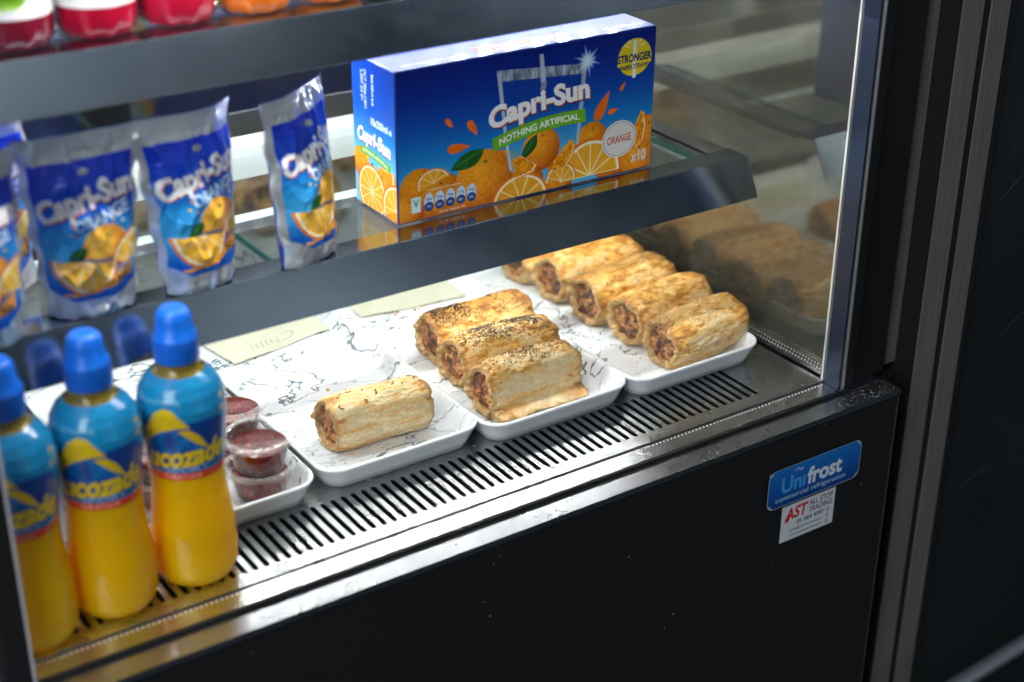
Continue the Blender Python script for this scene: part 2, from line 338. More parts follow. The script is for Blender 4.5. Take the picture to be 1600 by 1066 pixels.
# side glazing, mirror-like against the dark cover
part('side_glass', (.0148, .0154, .017, .44, .0070, .60), M['glass_side'])
part('side_glass', (.0040, .0046, .0155, .44, .0066, .60), M['glass_front'])
part('side_cover', [(.018, .0195, .0125, .47, -.01, .62)], mat('dark_side_cover', (.018, .019, .019), .4))
part('inner_corner_trim', (-.0005, .0036, .0128, .0150, .0006, .60), mat('corner_trim_metal', (.85, .85, .80), .3, .5))
part('jamb', [(.0066, .0175, -.0094, .0112, -.0095, .60), (.0200, .0735, .004, .020, -.0052, .62)], M['jamb'])
part('green_reflection', (.0180, .0196, -.0060, .0120, .0005, .10), mat('green_strip', (.16, .26, .02), .5))  # green strip standing in for a reflection seen in the glass
part('corner_post', [(.0740, .098, .012, .03, -.0052, .62), (.0982, .115, .020, .034, -.0052, .62)], M['rib'])
# sill
sb = bmesh.new(); extrude_x(sb, [(-.0355, -.0035), (-.0128, -.0035), (-.0120, -.0046), (-.0098, -.0052), (.022, -.0052), (.022, -.0080), (-.0335, -.0080), (-.0335, -.0090), (-.0355, -.0090)], XL - .003, .0570)
cpart(from_bm('sill', sb, M['sill']))
part('front_panel', (XL - .003, .0565, -.0332, -.0130, -.90, -.0092), M['black'], bev=.0008)
part('panel_edge_highlight', (.0567, .0580, -.0332, -.014, -.90, -.0092), mat('panel_edge', (.10, .10, .10), .4, .4))  # lighter strip painted in as the highlight along the panel's edge
part('base_body', (XL - .002, .0600, -.0098, .47, -.90, -.0620), M['dark'])
part('left_side_panel', [(-.8050, -.7930, .016, .47, -.60, .60)], M['bluegrey'])
part('left_post', [(-.7945, -.7775, -.0094, .0150, -.60, .5995)], M['dark'])
part('back_glass', (XL, XR, .4405, .4412, 0, .60), M['glass_back'])
part('rear_frame', [(XL, XR, .4415, .452, 0, .012), (XL, XR, .4415, .452, .30, .306), (-.40, -.37, .4415, .452, .012, .30)], M['jamb'])
part('roof', (-.795, .06, -.0094, .47, .6005, .64), M['jamb'])
# fine dust and specks lying on the sill and clinging to the front panel
rd = random.Random(12); db = bmesh.new()
def speck(p, n, s):
    q = Vector(n).to_track_quat('Z', 'Y').to_matrix(); vs = [db.verts.new(Vector(p) + q @ Vector((s * math.cos(a) * (.6 + rd.random() * .7), s * math.sin(a) * (.6 + rd.random() * .7), .00006))) for a in (0, 1.26, 2.5, 3.77, 5.0)]; db.faces.new(vs)
for _ in range(600):
    x = .055 - abs(rd.gauss(0, .16)) if rd.random() < .75 else rd.uniform(-.77, .055); y = -.0345 + rd.random() ** 1.3 * .0200
    if x > -.77: speck((x, y, -.0035), (0, 0, 1), .00022 + rd.random() ** 5 * .0008)
for _ in range(70): speck((rd.uniform(.006, .054), rd.uniform(-.013, -.0098), -.0046), (0, 0, 1), .0003 + rd.random() ** 4 * .0010)
for _ in range(240): speck((rd.uniform(-.75, .05), -.0333, rd.uniform(-.45, -.01)), (0, -1, 0), .00020 + rd.random() ** 6 * .0007)
o_ = cpart(from_bm('dust', db, mat('grey_dust', (.34, .36, .36), .9))); tag(o_, kind='stuff')
# shelves
def shelf(z):
    zt = z + .002
    s = empty('shelf', (0, 0, 0)); s.parent = CASE; s.location = (.36, -.2, .9)
    bm = bmesh.new(); extrude_x(bm, [(.1100, zt), (.0915, zt - .0355), (.0935, zt - .0365), (.0935, zt - .0345), (.1108, zt - .0025), (.136, zt - .0025), (.136, zt)], -.772, -.0285)
    bmesh.ops.bevel(bm, geom=[e for e in bm.edges if abs(e.verts[0].co.x - e.verts[1].co.x) > .1], offset=.0006, segments=2, affect='EDGES')
    from_bm('shelf_lip', bm, M['lip'], s)
    for xa, xb in ((-.772, -.752), (-.054, -.031)): box('shelf_rail', (xa, xb, .1362, .405, zt - .008, zt - .0004), M['bright'], s)
    for xa in (-.0585, -.0675): box('shelf_rail', (xa, xa + .0022, .1370, .4045, zt - .010, zt - .002), M['bright'], s)
    box('rear_rail', (-.772, -.044, .405, .409, zt - .038, zt + .004), M['rail'], s)
    box('shelf_glass', (-.7515, -.0690, .1364, .3875, zt - .0060, zt - .0006), M['glass_shelf'], s)
    for ex in (-.0687, -.5080): box('glass_edge', (ex, ex + .0011, .1370, .387, zt - .0060, zt - .0003), M['glass_edge'], s)
    led(s, zt - .0165, .245, 'led_low' if z < .3 else 'led')
    return s
def led(s, z, y=.245, lm='led'):
    h = box('led_strip', (-.765, -.040, y - .008, y + .008, z, z + .009), M['led_base'], s)
    x = -.752; q = box('led', (x - .0045, x + .0045, y - .0022, y + .0022, z - .0018, z - .0003), M[lm], h)
    for k in range(1, 25): c = q.copy(); c.location = (k * .0290, 0, 0); c.parent = h; COL.objects.link(c)
SH1 = shelf(.2020); SH2 = shelf(.4005)
led(CASE, .585, .045, 'led_dim')
for o in CASE.children:
    if o.name.startswith('led_strip'): o.location = (.36, -.2, .9)

# badge and sticker on the black front panel
def flat_art(name, c, k, w, h, m, parent, loc, rot=None, round_=0):
    a = c.down(k); n, mm = a.shape[:2]; x = np.linspace(0, w, n); z = np.linspace(0, h, mm); X, Z = np.meshgrid(x, z, indexing='ij')
    P = np.stack([X, X * 0, Z], -1)
    if round_:   # pull corner vertices onto the rounded outline
        cx = np.clip(X, round_, w - round_); cz = np.clip(Z, round_, h - round_); dx, dz = X - cx, Z - cz; d = np.hypot(dx, dz)
        mx = np.maximum(np.abs(dx), np.abs(dz)); f = np.where(d > 1e-9, mx / np.maximum(d, 1e-9), 1); P[..., 0] = cx + dx * f; P[..., 2] = cz + dz * f
    o = link(name, grid_mesh(name, P, a), m, parent, False, loc=loc)
    return o
m_badge = inkmat('badge_enamel', .25, .5); m_stick = inkmat('sticker_vinyl', .4)
B = Canvas(122, 43, 8)
bluebg(B, [(0, '0a3f86'), (.5, '0f5cae'), (1, '1a74c6')])
bd = np.minimum(np.minimum(B.X, B.w - B.X), np.minimum(B.Y, B.h - B.Y)); B.a[..., :3][bd < .9] = hx('a8b4c0')
r_ = 9.; cx_ = np.clip(B.X, r_, B.w - r_); cy_ = np.clip(B.Y, r_, B.h - r_); dd = np.hypot(B.X - cx_, B.Y - cy_); B.a[..., :3][dd > r_ - .9] = hx('a8b4c0')
B.text('Unı', 33, 23, 31, 17.5, '3fa0e6', bold=.03); B.text('frost', 74, 23.5, 46, 19, 'dfe9f2', bold=.035)
for p, q in (((37, 37), (42, 33)), ((37, 37), (33.5, 34)), ((42, 36), (45, 33.5)), ((42, 36), (40.5, 34.6))): B.poly([p, (p[0], p[1] + 1), (q[0], q[1] + .6), (q[0], q[1] - .2)], 'cfe2f2')
B.text('commercial refrigeration', 57, 8.2, 92, 7, 'b8d4ee', bold=.005)
o = flat_art('brand_badge', B, 3, .1185, .0420, m_badge, CASE, (.36 - .1075, -.2 - .0356, .9 - .0850), round_=.009)
bb = bmesh.new(); bx(bb, -.1045, .0080, -.0354, -.0333, -.0820, -.0460); cpart(from_bm('badge_backing', bb, mat('badge_back', (.4, .42, .45), .4, .5)))
T_ = Canvas(75, 42, 8); T_.a[..., :3] = hx('d6d9de')
T_.text('AST', 21, 31, 30, 14, 'd01822', bold=.03, shear=.15); T_.poly([(5, 22), (10, 22), (13, 28), (11, 29)], 'd01822')
T_.text('ALL STOP', 55, 35, 33, 6.5, '1a1d24', bold=.01); T_.text('TRADING', 55, 27, 33, 6.5, '1a1d24', bold=.01)
T_.text('01 564 4597', 42, 18.5, 38, 5, '1a1d24', bold=.02); T_.text('sales@allstoptrading.ie', 36, 11, 46, 3.6, '30343c', bold=.005); T_.text('www.allstoptrading.ie', 36, 5, 44, 3.6, '30343c', bold=.005)
for yy in (18.5, 11.5, 5): T_.ell(66, yy, 2.1, 2.1, '555a62'); T_.ell(66, yy, 1.2, 1.2, 'd6d9de')
flat_art('dealer_sticker', T_, 3, .0690, .0400, m_stick, CASE, (.36 - .0850, -.2 - .0337, .9 - .1285))

# ================================================================== neighbours on the right
fp = tag(empty('ribbed_panel', (.14, .03, -.9)), 'dark fluted panel with two grey vertical ribs right of the case', 'panel')
box('rib', (.1010 - .14, .1290 - .14, -.0410, -.0395, 0, 1.9), M['rib'], fp, .0004)
box('rib', (.1390 - .14, .1650 - .14, -.0410, -.0395, 0, 1.9), M['rib'], fp, .0004)
box('dark_gap_backing', [(.0990 - .14, .174 - .14, -.0393, .02, 0, 1.9), (.060 - .14, .0985 - .14, -.020, .02, 0, .885)], M['dark'], fp)  # flush black block; the shade of the recesses beside the ribs is its colour
cab = tag(empty('dark_cabinet', (.6, .2, -.9)), 'scratched dark green black cabinet at the right edge', 'cabinet')
pm = M['panel']; lk(pm, ramp(pm, noise(pm, coords(pm), 5, 4), [(.35, (.006, .0085, .0085)), (.7, (.012, .016, .016))]), P_(pm).inputs['Base Color']); bump(pm, noise(pm, coords(pm), 700, 2), .15, .0004)
box('body', (-.4245, .5, -.205, .2, 0, 1.9), pm, cab)
m_scr = mat('bare_scratch', (.11, .13, .14), .5)
def scratch(x0, z0, x1, z1, w=.0005, y=-.2056):
    n = 10; pv = None; sc = bmesh.new()
    for i in range(n + 1):
        t = i / n; x = x0 + (x1 - x0) * t; z = z0 + (z1 - z0) * t + .003 * math.sin(t * 3); ww = w * math.sin(PI * (.08 + .84 * t))
        c = (sc.verts.new((x - .6, y, z + .9 - ww)), sc.verts.new((x - .6, y, z + .9 + ww)))
        if pv: sc.faces.new((pv[0], c[0], c[1], pv[1]))
        pv = c
    from_bm('scratch', sc, m_scr, cab)
scratch(.196, .143, .236, .172); scratch(.199, .190, .215, .20, .0003); scratch(.195, -.186, .262, -.165, .0003); scratch(.23, -.01, .27, .012, .0004)

tb = bmesh.new()
def tube(bm, pts, r, n=16):
    pts = [Vector(p) for p in pts]; rings = []
    for i, p in enumerate(pts):
        d = (pts[min(i + 1, len(pts) - 1)] - pts[max(i - 1, 0)]).normalized(); u = d.orthogonal().normalized(); v = d.cross(u)
        if rings: # keep frames aligned
            u = (pu - d * pu.dot(d)).normalized(); v = d.cross(u)
        pu = u; rings.append([bm.verts.new(p + (u * math.cos(2 * PI * k / n) + v * math.sin(2 * PI * k / n)) * r) for k in range(n)])
    for a, b in zip(rings, rings[1:]):
        for k in range(n): bm.faces.new((a[k], a[(k + 1) % n], b[(k + 1) % n], b[k]))
    bm.faces.new(rings[0][::-1]); bm.faces.new(rings[-1])
tube(tb, [(-.42, 0, 0), (-.40, 0, .38), (-.395, 0, .43), (-.375, 0, .465), (-.34, 0, .4825), (-.144, 0, .5215), (-.032, 0, .5320), (.30, 0, .563), (.36, 0, .56), (.39, 0, .53), (.40, 0, .46), (.41, 0, 0)], .0090)
tt = from_bm('tube_frame', tb, mat('satin_grey_tube', (.42, .45, .5), .3, .8), None, True, loc=(.30, -.075, -.9)); tag(tt, 'bent grey metal tube frame in the lower right corner', 'metal frame')
for v in tt.data.vertices: v.co.z -= .0

# ================================================================== SERVING TRAYS
m_white = mat('white_melamine', (.78, .79, .80), .22, **{'Coat Weight': .3})
def marble():
    m = mat('marble_print', (.8, .8, .8), .2, **{'Coat Weight': .35}); oi = nd(m, 'ShaderNodeObjectInfo')
    tc = nd(m, 'ShaderNodeTexCoord'); vm = nd(m, 'ShaderNodeVectorMath', operation='MULTIPLY_ADD'); vm.inputs[1].default_value = (1, 1, 1)
    cm = nd(m, 'ShaderNodeCombineXYZ'); mu = nd(m, 'ShaderNodeMath', operation='MULTIPLY'); mu.inputs[1].default_value = 7.3; lk(m, oi.outputs['Random'], mu.inputs[0])
    lk(m, mu.outputs[0], cm.inputs[0]); lk(m, mu.outputs[0], cm.inputs[1]); lk(m, tc.outputs['Object'], vm.inputs[0]); lk(m, cm.outputs[0], vm.inputs[2])
    rot = nd(m, 'ShaderNodeMapping'); rot.inputs['Rotation'].default_value = (0, 0, .5); rot.inputs['Scale'].default_value = (1.0, 1.9, 1); lk(m, vm.outputs[0], rot.inputs[0]); V = rot.outputs[0]
    def vein(scale, width, dist, lo, hi, msc):
        n = noise(m, V, scale, 5, .58, dist); s = nd(m, 'ShaderNodeMath', operation='SUBTRACT'); lk(m, n, s.inputs[0]); s.inputs[1].default_value = .5
        a = nd(m, 'ShaderNodeMath', operation='ABSOLUTE'); lk(m, s.outputs[0], a.inputs[0])
        mr = nd(m, 'ShaderNodeMapRange'); mr.interpolation_type = 'SMOOTHSTEP'; lk(m, a.outputs[0], mr.inputs[0]); mr.inputs[1].default_value = 0; mr.inputs[2].default_value = width; mr.inputs[3].default_value = 1; mr.inputs[4].default_value = 0
        k = nd(m, 'ShaderNodeMapRange'); lk(m, noise(m, V, msc, 3), k.inputs[0]); k.inputs[1].default_value = lo; k.inputs[2].default_value = hi
        p = nd(m, 'ShaderNodeMath', operation='MULTIPLY'); lk(m, mr.outputs[0], p.inputs[0]); lk(m, k.outputs[0], p.inputs[1]); return p.outputs[0]
    v1 = vein(5.0, .0085, .35, .30, .46, 7); v2 = vein(14, .016, .35, .40, .58, 11); cl = vein(6, .13, .4, .40, .75, 6)
    col = None; base = (.80, .81, .825, 1)
    for v, c, f in ((cl, (.42, .46, .50, 1), .55), (v2, (.30, .35, .38, 1), .8), (v1, (.10, .14, .16, 1), 1.)):
        x = nd(m, 'ShaderNodeMix', data_type='RGBA'); ml = nd(m, 'ShaderNodeMath', operation='MULTIPLY'); ml.inputs[1].default_value = f; lk(m, v, ml.inputs[0]); lk(m, ml.outputs[0], x.inputs[0])
        if col: lk(m, col, x.inputs[6])
        else: x.inputs[6].default_value = base
        x.inputs[7].default_value = c; col = x.outputs[2]
    lk(m, col, P_(m).inputs['Base Color']); return m
m_marble = marble()
def rrect(w, d, r, inset, n=8):
    w2, d2 = w / 2 - inset, d / 2 - inset; r = max(.003, r - inset * .6); pts = []
    for cx, cy, a0 in ((w2 - r, -d2 + r, -PI / 2), (w2 - r, d2 - r, 0), (-w2 + r, d2 - r, PI / 2), (-w2 + r, -d2 + r, PI)):
        for k in range(n + 1): a = a0 + PI / 2 * k / n; pts.append((cx + r * math.cos(a), cy + r * math.sin(a)))
    return pts
def tray_mesh(w, d):
    bm = bmesh.new(); prof = [(.0115, .0), (.0090, .0006), (.0058, .008), (.0015, .0185), (.0002, .0205), (.0005, .0222), (.0018, .0228), (.0034, .0220), (.0048, .0195), (.0105, .0078), (.0128, .0062), (.0160, .0056)]
    rings = [[bm.verts.new((x, y, z)) for x, y in rrect(w, d, .022, i)] for i, z in prof]; n = len(rings[0])
    for k, (a, b) in enumerate(zip(rings, rings[1:])):
        for i in range(n): bm.faces.new((a[i], a[(i + 1) % n], b[(i + 1) % n], b[i])).material_index = 0 if k < 6 else 1
    bm.faces.new(rings[-1]).material_index = 1; bm.faces.new(rings[0][::-1])
    me = bpy.data.meshes.new('serving_tray'); bm.normal_update(); bm.to_mesh(me); bm.free(); return me
TG = 'marble print trays side by side on the case floor'
tray_me = tray_mesh(.160, .345)
trays = [(-.5795, .2555, 0, 'white marble print tray holding the little tubs of red sauce'), (-.4150, .2600, .0, 'marble print tray with one lone sausage roll'),
         (-.2575, .2490, -.004, 'marble print tray with three poppy seed sausage rolls'), (-.0985, .2460, -.004, 'marble print tray with the row of five sausage rolls, nearest the side glass')]
for i, (x, y, r, l) in enumerate(trays):
    if i == 0: t = link('serving_tray', tray_me, [m_white, m_marble], loc=(x, y, .0004), rz=r)
    else: t = bpy.data.objects.new('serving_tray', tray_me); COL.objects.link(t); t.location = (x, y, .0004); t.rotation_euler = (0, 0, r)
    tag(t, l, 'tray', TG)

# paper notes
m_note = mat('yellow_note_paper', (.9, .87, .66), .8); lk(m_note, ramp(m_note, noise(m_note, coords(m_note, (1, 3, 1)), 30, 3), [(.3, (.90, .88, .70)), (.7, (.95, .93, .78))]), P_(m_note).inputs['Base Color'])
def note(x, y, rz, label, scribble):
    bm = bmesh.new(); w, h = .122, .060; n = 16; g = [[bm.verts.new(((i / n - .5) * w, (j / 6 - .5) * h, .0015 + .0018 * math.sin(i / n * 5 + 1) ** 2 + .002 * (j / 6) ** 3)) for j in range(7)] for i in range(n + 1)]
    for i in range(n):
        for j in range(6): bm.faces.new((g[i][j], g[i + 1][j], g[i + 1][j + 1], g[i][j + 1]))
    ext = bmesh.ops.solidify(bm, geom=bm.faces[:], thickness=.0002)
    o = from_bm('paper_note', bm, m_note, None, False, loc=(x, y, .0062), rz=rz); tag(o, label, 'paper note', 'yellow paper notes on the trays')
    if scribble:
        c = bpy.data.curves.new('hw', 'FONT'); c.body = 'Chilli'; c.size = .026; c.shear = .3; c.offset = -.0002
        q = bpy.data.objects.new('hw', c); COL.objects.link(q); dg = bpy.context.evaluated_depsgraph_get(); me = bpy.data.meshes.new_from_object(q.evaluated_get(dg)); bpy.data.objects.remove(q)
        for v in me.vertices: v.co = Vector((.024 - v.co.x, .0 - v.co.y * .75 - .008, 0)); v.co.z = .0024 + .0018 * math.sin((v.co.x / w + .5) * 5 + 1) ** 2 + .0006
        link('handwriting', me, mat('pencil_grey', (.62, .62, .50), .7), o, False)
note(-.404, .378, .17, 'pale yellow paper note with faint handwriting on the lone sausage roll tray', True)
note(-.243, .385, -.13, 'blank pale yellow paper note smeared with crumbs behind the poppy seed rolls', False)

# ================================================================== SAUSAGE ROLLS
def pastry_mat(name, rough=.5):
    m = mat(name, (.6, .4, .2), rough, **{'Subsurface Weight': .12, 'Subsurface Scale': .004, 'Coat Weight': .12, 'Coat Roughness': .35}); P_(m).inputs['Subsurface Radius'].default_value = (1, .5, .25)
    a = nd(m, 'ShaderNodeAttribute', attribute_name='ink'); n = noise(m, coords(m), 260, 6, .7); x = nd(m, 'ShaderNodeMix', data_type='RGBA', blend_type='MULTIPLY'); x.inputs[0].default_value = 1
    lk(m, a.outputs['Color'], x.inputs[6]); lk(m, ramp(m, n, [(.25, (.74, .66, .56)), (.6, (1.06, 1.06, 1.04))]), x.inputs[7]); lk(m, x.outputs[2], P_(m).inputs['Base Color'])
    h = noise(m, coords(m, (1, 2.2, 2.2)), 330, 7, .72, .5); bump(m, h, .55, .0016); return m
m_pastry = pastry_mat('baked_puff_pastry'); m_fill = mat('meat_filling', (.3, .1, .04), .33, **{'Coat Weight': .35, 'Coat Roughness': .25})
a_ = nd(m_fill, 'ShaderNodeAttribute', attribute_name='ink'); lk(m_fill, a_.outputs['Color'], P_(m_fill).inputs['Base Color']); bump(m_fill, noise(m_fill, coords(m_fill), 420, 5, .7), .8, .002)
m_poppy = mat('poppy_seed', (.018, .020, .026), .5); m_sesame = mat('sesame_seed', (.62, .45, .20), .5); m_flake = mat('chilli_flake', (.20, .055, .015), .5)
def roll(seed, x, y, rz, L, ry, rz_, label, brown=.5, topping=None, flap=0., red=.5, cream=0., tilt=0., lean=0):
    rng = np.random.RandomState(seed); root = empty('sausage_roll', (x, y, .0063), rz); tag(root, label, 'sausage roll', 'sausage rolls on the marble trays')
    if tilt: root.rotation_euler = (0, tilt, rz)
    NU, NV = 240, 150
    u = np.arange(NU) / NU * 2 * PI; sy = ry; sz = rz_ / 2
    cy = np.cos(u) * (1 + .05 * np.sin(3 * u + seed)); cz = np.sin(u) * (1 + .04 * np.cos(2 * u + seed))
    cz = np.where(cz < -.80, -.80 - (np.abs(cz) - .80) * .15, cz); cz = (cz - cz.min()) / (cz.max() - cz.min()) * 2 - 1
    # outer skin from end to end, then rims turned inwards
    sv = np.linspace(-1, 1, NV); U, Vv = np.meshgrid(u, sv, indexing='ij')
    prof = 1 - .10 * np.abs(Vv) ** 6 + .05 * (fbm(np.stack([Vv * 1.6 + seed, Vv * 0 + 3, Vv * 0], -1), 2, seed) - .5)
    nb = lambda f, o, sd, fx=1: fbm(np.stack([Vv * L / .002 * .02 * f * fx + 50, cy[:, None] * f * 1.0 + 20 + Vv * 0, cz[:, None] * f * 1.0 + 9 + Vv * 0], -1), o, seed * 3 + sd) - .5
    disp = 1 + .20 * nb(1.5, 2, 1) + .075 * nb(4.0, 3, 2) + .060 * nb(13, 3, 4, .6) + .030 * np.abs(nb(30, 2, 6, .3)) * 2
    sidem = sm(.75, -.2, cz)[:, None]; disp = disp + sidem * (.085 * nb(8, 3, 12, .45) + .05 * nb(18, 3, 13, .8))
    # overlapping layer line along the front lower side
    ang = (U - (1.20 * PI + .16 * np.sin(Vv * 3 + seed) + .25 * nb(3, 2, 41))) % (2 * PI); step = np.exp(-ang / .35) * (ang < 2.2) * (.040 + .03 * flap); disp = disp * (1 + step)
    rag = (vnoise(np.stack([np.cos(u) * 3 + 7, np.sin(u) * 3 + 7, u * 0 + seed], -1), seed) - .5) * .10 + (vnoise(np.stack([np.cos(u) * 11 + 17, np.sin(u) * 11 + 17, u * 0 + seed], -1), seed) - .5) * .035
    Xp = Vv * (L / 2) * (1 + rag[:, None] * np.abs(Vv) ** 3); Yp = cy[:, None] * sy * prof * disp; Zp = cz[:, None] * sz * prof * disp
    Yp = Yp + .004 * np.sin(Vv * 1.5 + seed)
    Yp = Yp * (1 - .10 * sm(-.1, -.9, cz)[:, None]); Zp = Zp + sz * .97; Zp = np.maximum(Zp, .0002 + .0006 * nb(9, 2, 7)) + lean * Vv
    if flap: k = flap * np.exp(-((Zp - .004) / .0042) ** 4) * (cy[:, None] < 0); Yp = Yp - k * .014 * (1 + .5 * nb(6, 2, 9))
    up = np.clip(cz[:, None] * 1.0 + 0 * Vv, -1, 1)
    n1 = nb(2.6, 4, 21) * 2.4; n2 = nb(7, 4, 22) * 2.6; n3 = nb(24, 3, 23, .5) * 2.4
    br = sm(-.40, .95, up * .62 + n1 * .85 + n2 * .50 + (brown - .60) * 1.1 + .45 * np.abs(Vv) ** 8 - cream)
    pale = np.array([.86, .69, .42]); gold = np.array([.84, .44, .070]); dk = np.array([.38, .13, .016])
    b2 = sm(.70, 1.30, br + n2 * .55 + n3 * .30 + .35 * np.abs(Vv) ** 10)[..., None] * .8; br = br[..., None]
    C = (pale * (1 - br) + gold * br) * (1 - b2) + dk * b2; C = C * (1 + n3[..., None] * .14)
    n4 = nb(5, 3, 30, .35) * 2.4; n5 = nb(12, 3, 33, .5) * 2.4; sdm = sm(.7, .1, cz)[:, None]
    k4 = (sm(.05, .55, n4 + .4 * n5) * .75 * sdm)[..., None]; C = C * (1 - k4) + np.array([.78, .40, .08]) * k4; k5 = (sm(.10, -.6, n5 + .3 * n3) * .30 * sdm)[..., None]; C = C * (1 - k5 * .5) 
    fl = (np.exp(-(ang / .07) ** 2) + np.exp(-((ang - 2 * PI) / .05) ** 2))[..., None] * .42 * (.6 + .8 * sm(-.4, .4, n5))[..., None]; C = C * (1 - fl) + np.array([.52, .24, .05]) * fl
    edge = (np.abs(Vv) > .955)[..., None] * .5; C = C * (1 - edge) + np.array([.50, .25, .07]) * edge
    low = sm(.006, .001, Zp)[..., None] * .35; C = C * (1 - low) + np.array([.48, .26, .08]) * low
    C = np.concatenate([np.clip(C, .01, .85), np.zeros(C.shape[:2] + (1,))], -1)
    Pp = np.stack([Xp, Yp, Zp], -1)
    def rim(side):
        k = 0 if side < 0 else -1; ring = Pp[:, k]; cen = ring.mean(0); out = []; cc = []
        lay = fbm(np.stack([np.cos(u) * 2, np.sin(u) * 2, u * 0 + side + seed], -1), 2, seed)
        for t, (s, dx) in enumerate(((1.0, 0), (.975, .0012), (.94, .0016), (.91, .0006), (.88, .0013), (.85, -.0003), (.82, .0002), (.78, -.004), (.76, -.008))):
            r = cen + (ring - cen) * (s if t < 2 else s - .07 * (lay[:, None] - .3)); r = r.copy(); r[:, 0] = ring[:, 0] + side * dx + side * .001 * np.sin(u * 7 + t * 2.1 + seed); out.append(r)
            c = np.array([.62, .44, .22]) if t % 2 == 0 else np.array([.48, .27, .09]); c = c * (.75 + .5 * vnoise(np.stack([u * 9, u * 0 + t, u * 0], -1), seed)[:, None]); w = red * sm(3, 8, t) * .8 * vnoise(np.stack([u * 3, u * 0, u * 0 + t * .3], -1), seed + 4)[:, None]
            c = c * (1 - w) + np.array([.40, .13, .03]) * w; cc.append(np.concatenate([c, np.zeros((NU, 1))], -1))
        return out, cc
    l, lc = rim(-1); r, rc = rim(1)
    ALL = np.stack(l[:0:-1] + [Pp[:, j] for j in range(NV)] + r[1:], 1); CA = np.stack(lc[:0:-1] + [C[:, j] for j in range(NV)] + rc[1:], 1)
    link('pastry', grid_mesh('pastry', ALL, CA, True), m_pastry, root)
    # filling: one bumpy plug at each end
    for side, ring in ((-1, l[-2]), (1, r[-2])):
        cen = ring.mean(0); K = 34; rows = []; cols = []
        for t in range(K):
            s = 1.03 - t / (K - 1) * 1.03; p = cen + (ring - cen) * s; hgt = (.0038 * (1 - s * s)) + .0052 * (fbm(np.stack([p[:, 1] * 260, p[:, 2] * 260, p[:, 2] * 0 + seed], -1), 4, seed + side) - .5) * min(1, (1.03 - s) * 5)
            p = p.copy(); p[:, 0] = ring[:, 0] * s + cen[0] * (1 - s) + side * hgt; rows.append(p)
            a = fbm(np.stack([p[:, 1] * 170, p[:, 2] * 170, p[:, 2] * 0 + seed], -1), 4, seed + 5); b = fbm(np.stack([p[:, 1] * 420, p[:, 2] * 420, p[:, 2] * 0 + seed], -1), 3, seed + 6)
            meat = np.array([.38, .15, .040]) * (1 - red) + np.array([.36, .085, .015]) * red; lite = np.array([.58, .27, .075]); drk = np.array([.045, .02, .012])
            q = sm(.50, .66, a)[:, None]; w = sm(.54, .66, b)[:, None] * .85; w2 = (sm(.50, .38, a))[:, None] * .9; c = meat * (1 - q) + lite * q; c = c * (1 - np.maximum(w, w2)) + drk * np.maximum(w, w2); cols.append(np.concatenate([c, np.zeros((NU, 1))], -1))
        link('filling', grid_mesh('filling', np.stack(rows, 1), np.stack(cols, 1), True), m_fill, root)
    if topping:
        kind, n = topping; bm = bmesh.new(); cand = np.argwhere(up[:, :1].repeat(NV, 1) > (.50 if kind == 'poppy' else .45))
        w = sm(.30, .85, fbm(np.stack([Vv * 1.6, cy[:, None] * .8 + Vv * 0, Vv * 0 + seed], -1), 2, seed + 31))[cand[:, 0], cand[:, 1]] ** (.9 if kind != 'sesame' else .4) * sm(.62, .98, up[cand[:, 0], 0]) ** 2 + .035 * sm(.5, .7, up[cand[:, 0], 0]); w /= w.sum()
        for k in rng.choice(len(cand), n, p=w):
            i, j = cand[k]
            if j < 4 or j > NV - 5: continue
            p = Pp[i, j] + rng.randn(3) * .0006; a = Pp[(i + 2) % NU, j] - Pp[i - 2, j]; b = Pp[i, j + 2] - Pp[i, j - 2]; nn = np.cross(a, b); nn /= np.linalg.norm(nn)
            if nn[2] < 0: nn = -nn
            p = Pp[i, j] + (rng.rand() - .5) * a * .6 + (rng.rand() - .5) * b * .6 + nn * .0002
            s = {'poppy': (.00064, .00058, .00050), 'sesame': (.0014, .0008, .0005), 'flake': (.0021, .0012, .0006)}[kind]; s = [q * (.75 + .5 * rng.rand()) for q in s]
            rot = Vector(nn).to_track_quat('Z', 'Y').to_matrix() @ Matrix.Rotation(rng.rand() * PI, 3, 'Z')
            vs = [bm.verts.new(Vector(p) + rot @ Vector((d[0] * s[0], d[1] * s[1], d[2] * s[2]))) for d in ((1, 0, 0), (.3, 1, 0), (-1, .2, 0), (-.2, -1, 0), (0, 0, 1), (0, 0, -1))]
            for f in ((0, 1, 4), (1, 2, 4), (2, 3, 4), (3, 0, 4), (1, 0, 5), (2, 1, 5), (3, 2, 5), (0, 3, 5)): bm.faces.new([vs[q] for q in f])
        o = from_bm({'poppy': 'poppy_seeds', 'sesame': 'sesame_seeds', 'flake': 'chilli_flakes'}[kind], bm, {'poppy': m_poppy, 'sesame': m_sesame, 'flake': m_flake}[kind], root, kind != 'flake'); tag(o, kind='stuff')
    return root
roll(3, -.4120, .1530, .02, .090, .0262, .0475, 'lone sausage roll with chilli flakes on its own marble tray', .42, ('flake', 30), red=.9, cream=.16)
roll(8, -.2640, .1330, .03, .098, .0255, .0480, 'front poppy seed sausage roll with a pale side and a flattened pastry flap', .62, ('poppy', 560), flap=1.2, red=.95, cream=.30)
roll(15, -.2530, .1900, .03, .104, .0275, .0490, 'middle sausage roll of the three, most thickly covered in poppy seeds', .60, ('poppy', 1800), red=.7)
roll(23, -.2440, .2470, .03, .106, .0280, .0500, 'rear sausage roll of the three poppy seed ones, the deepest golden', .80, ('poppy', 1100), red=.85)
roll(31, -.0700, .1190, .02, .097, .0280, .0500, 'sausage roll with sesame flakes at the front end of the row of five', .70, ('sesame', 520), red=.25)
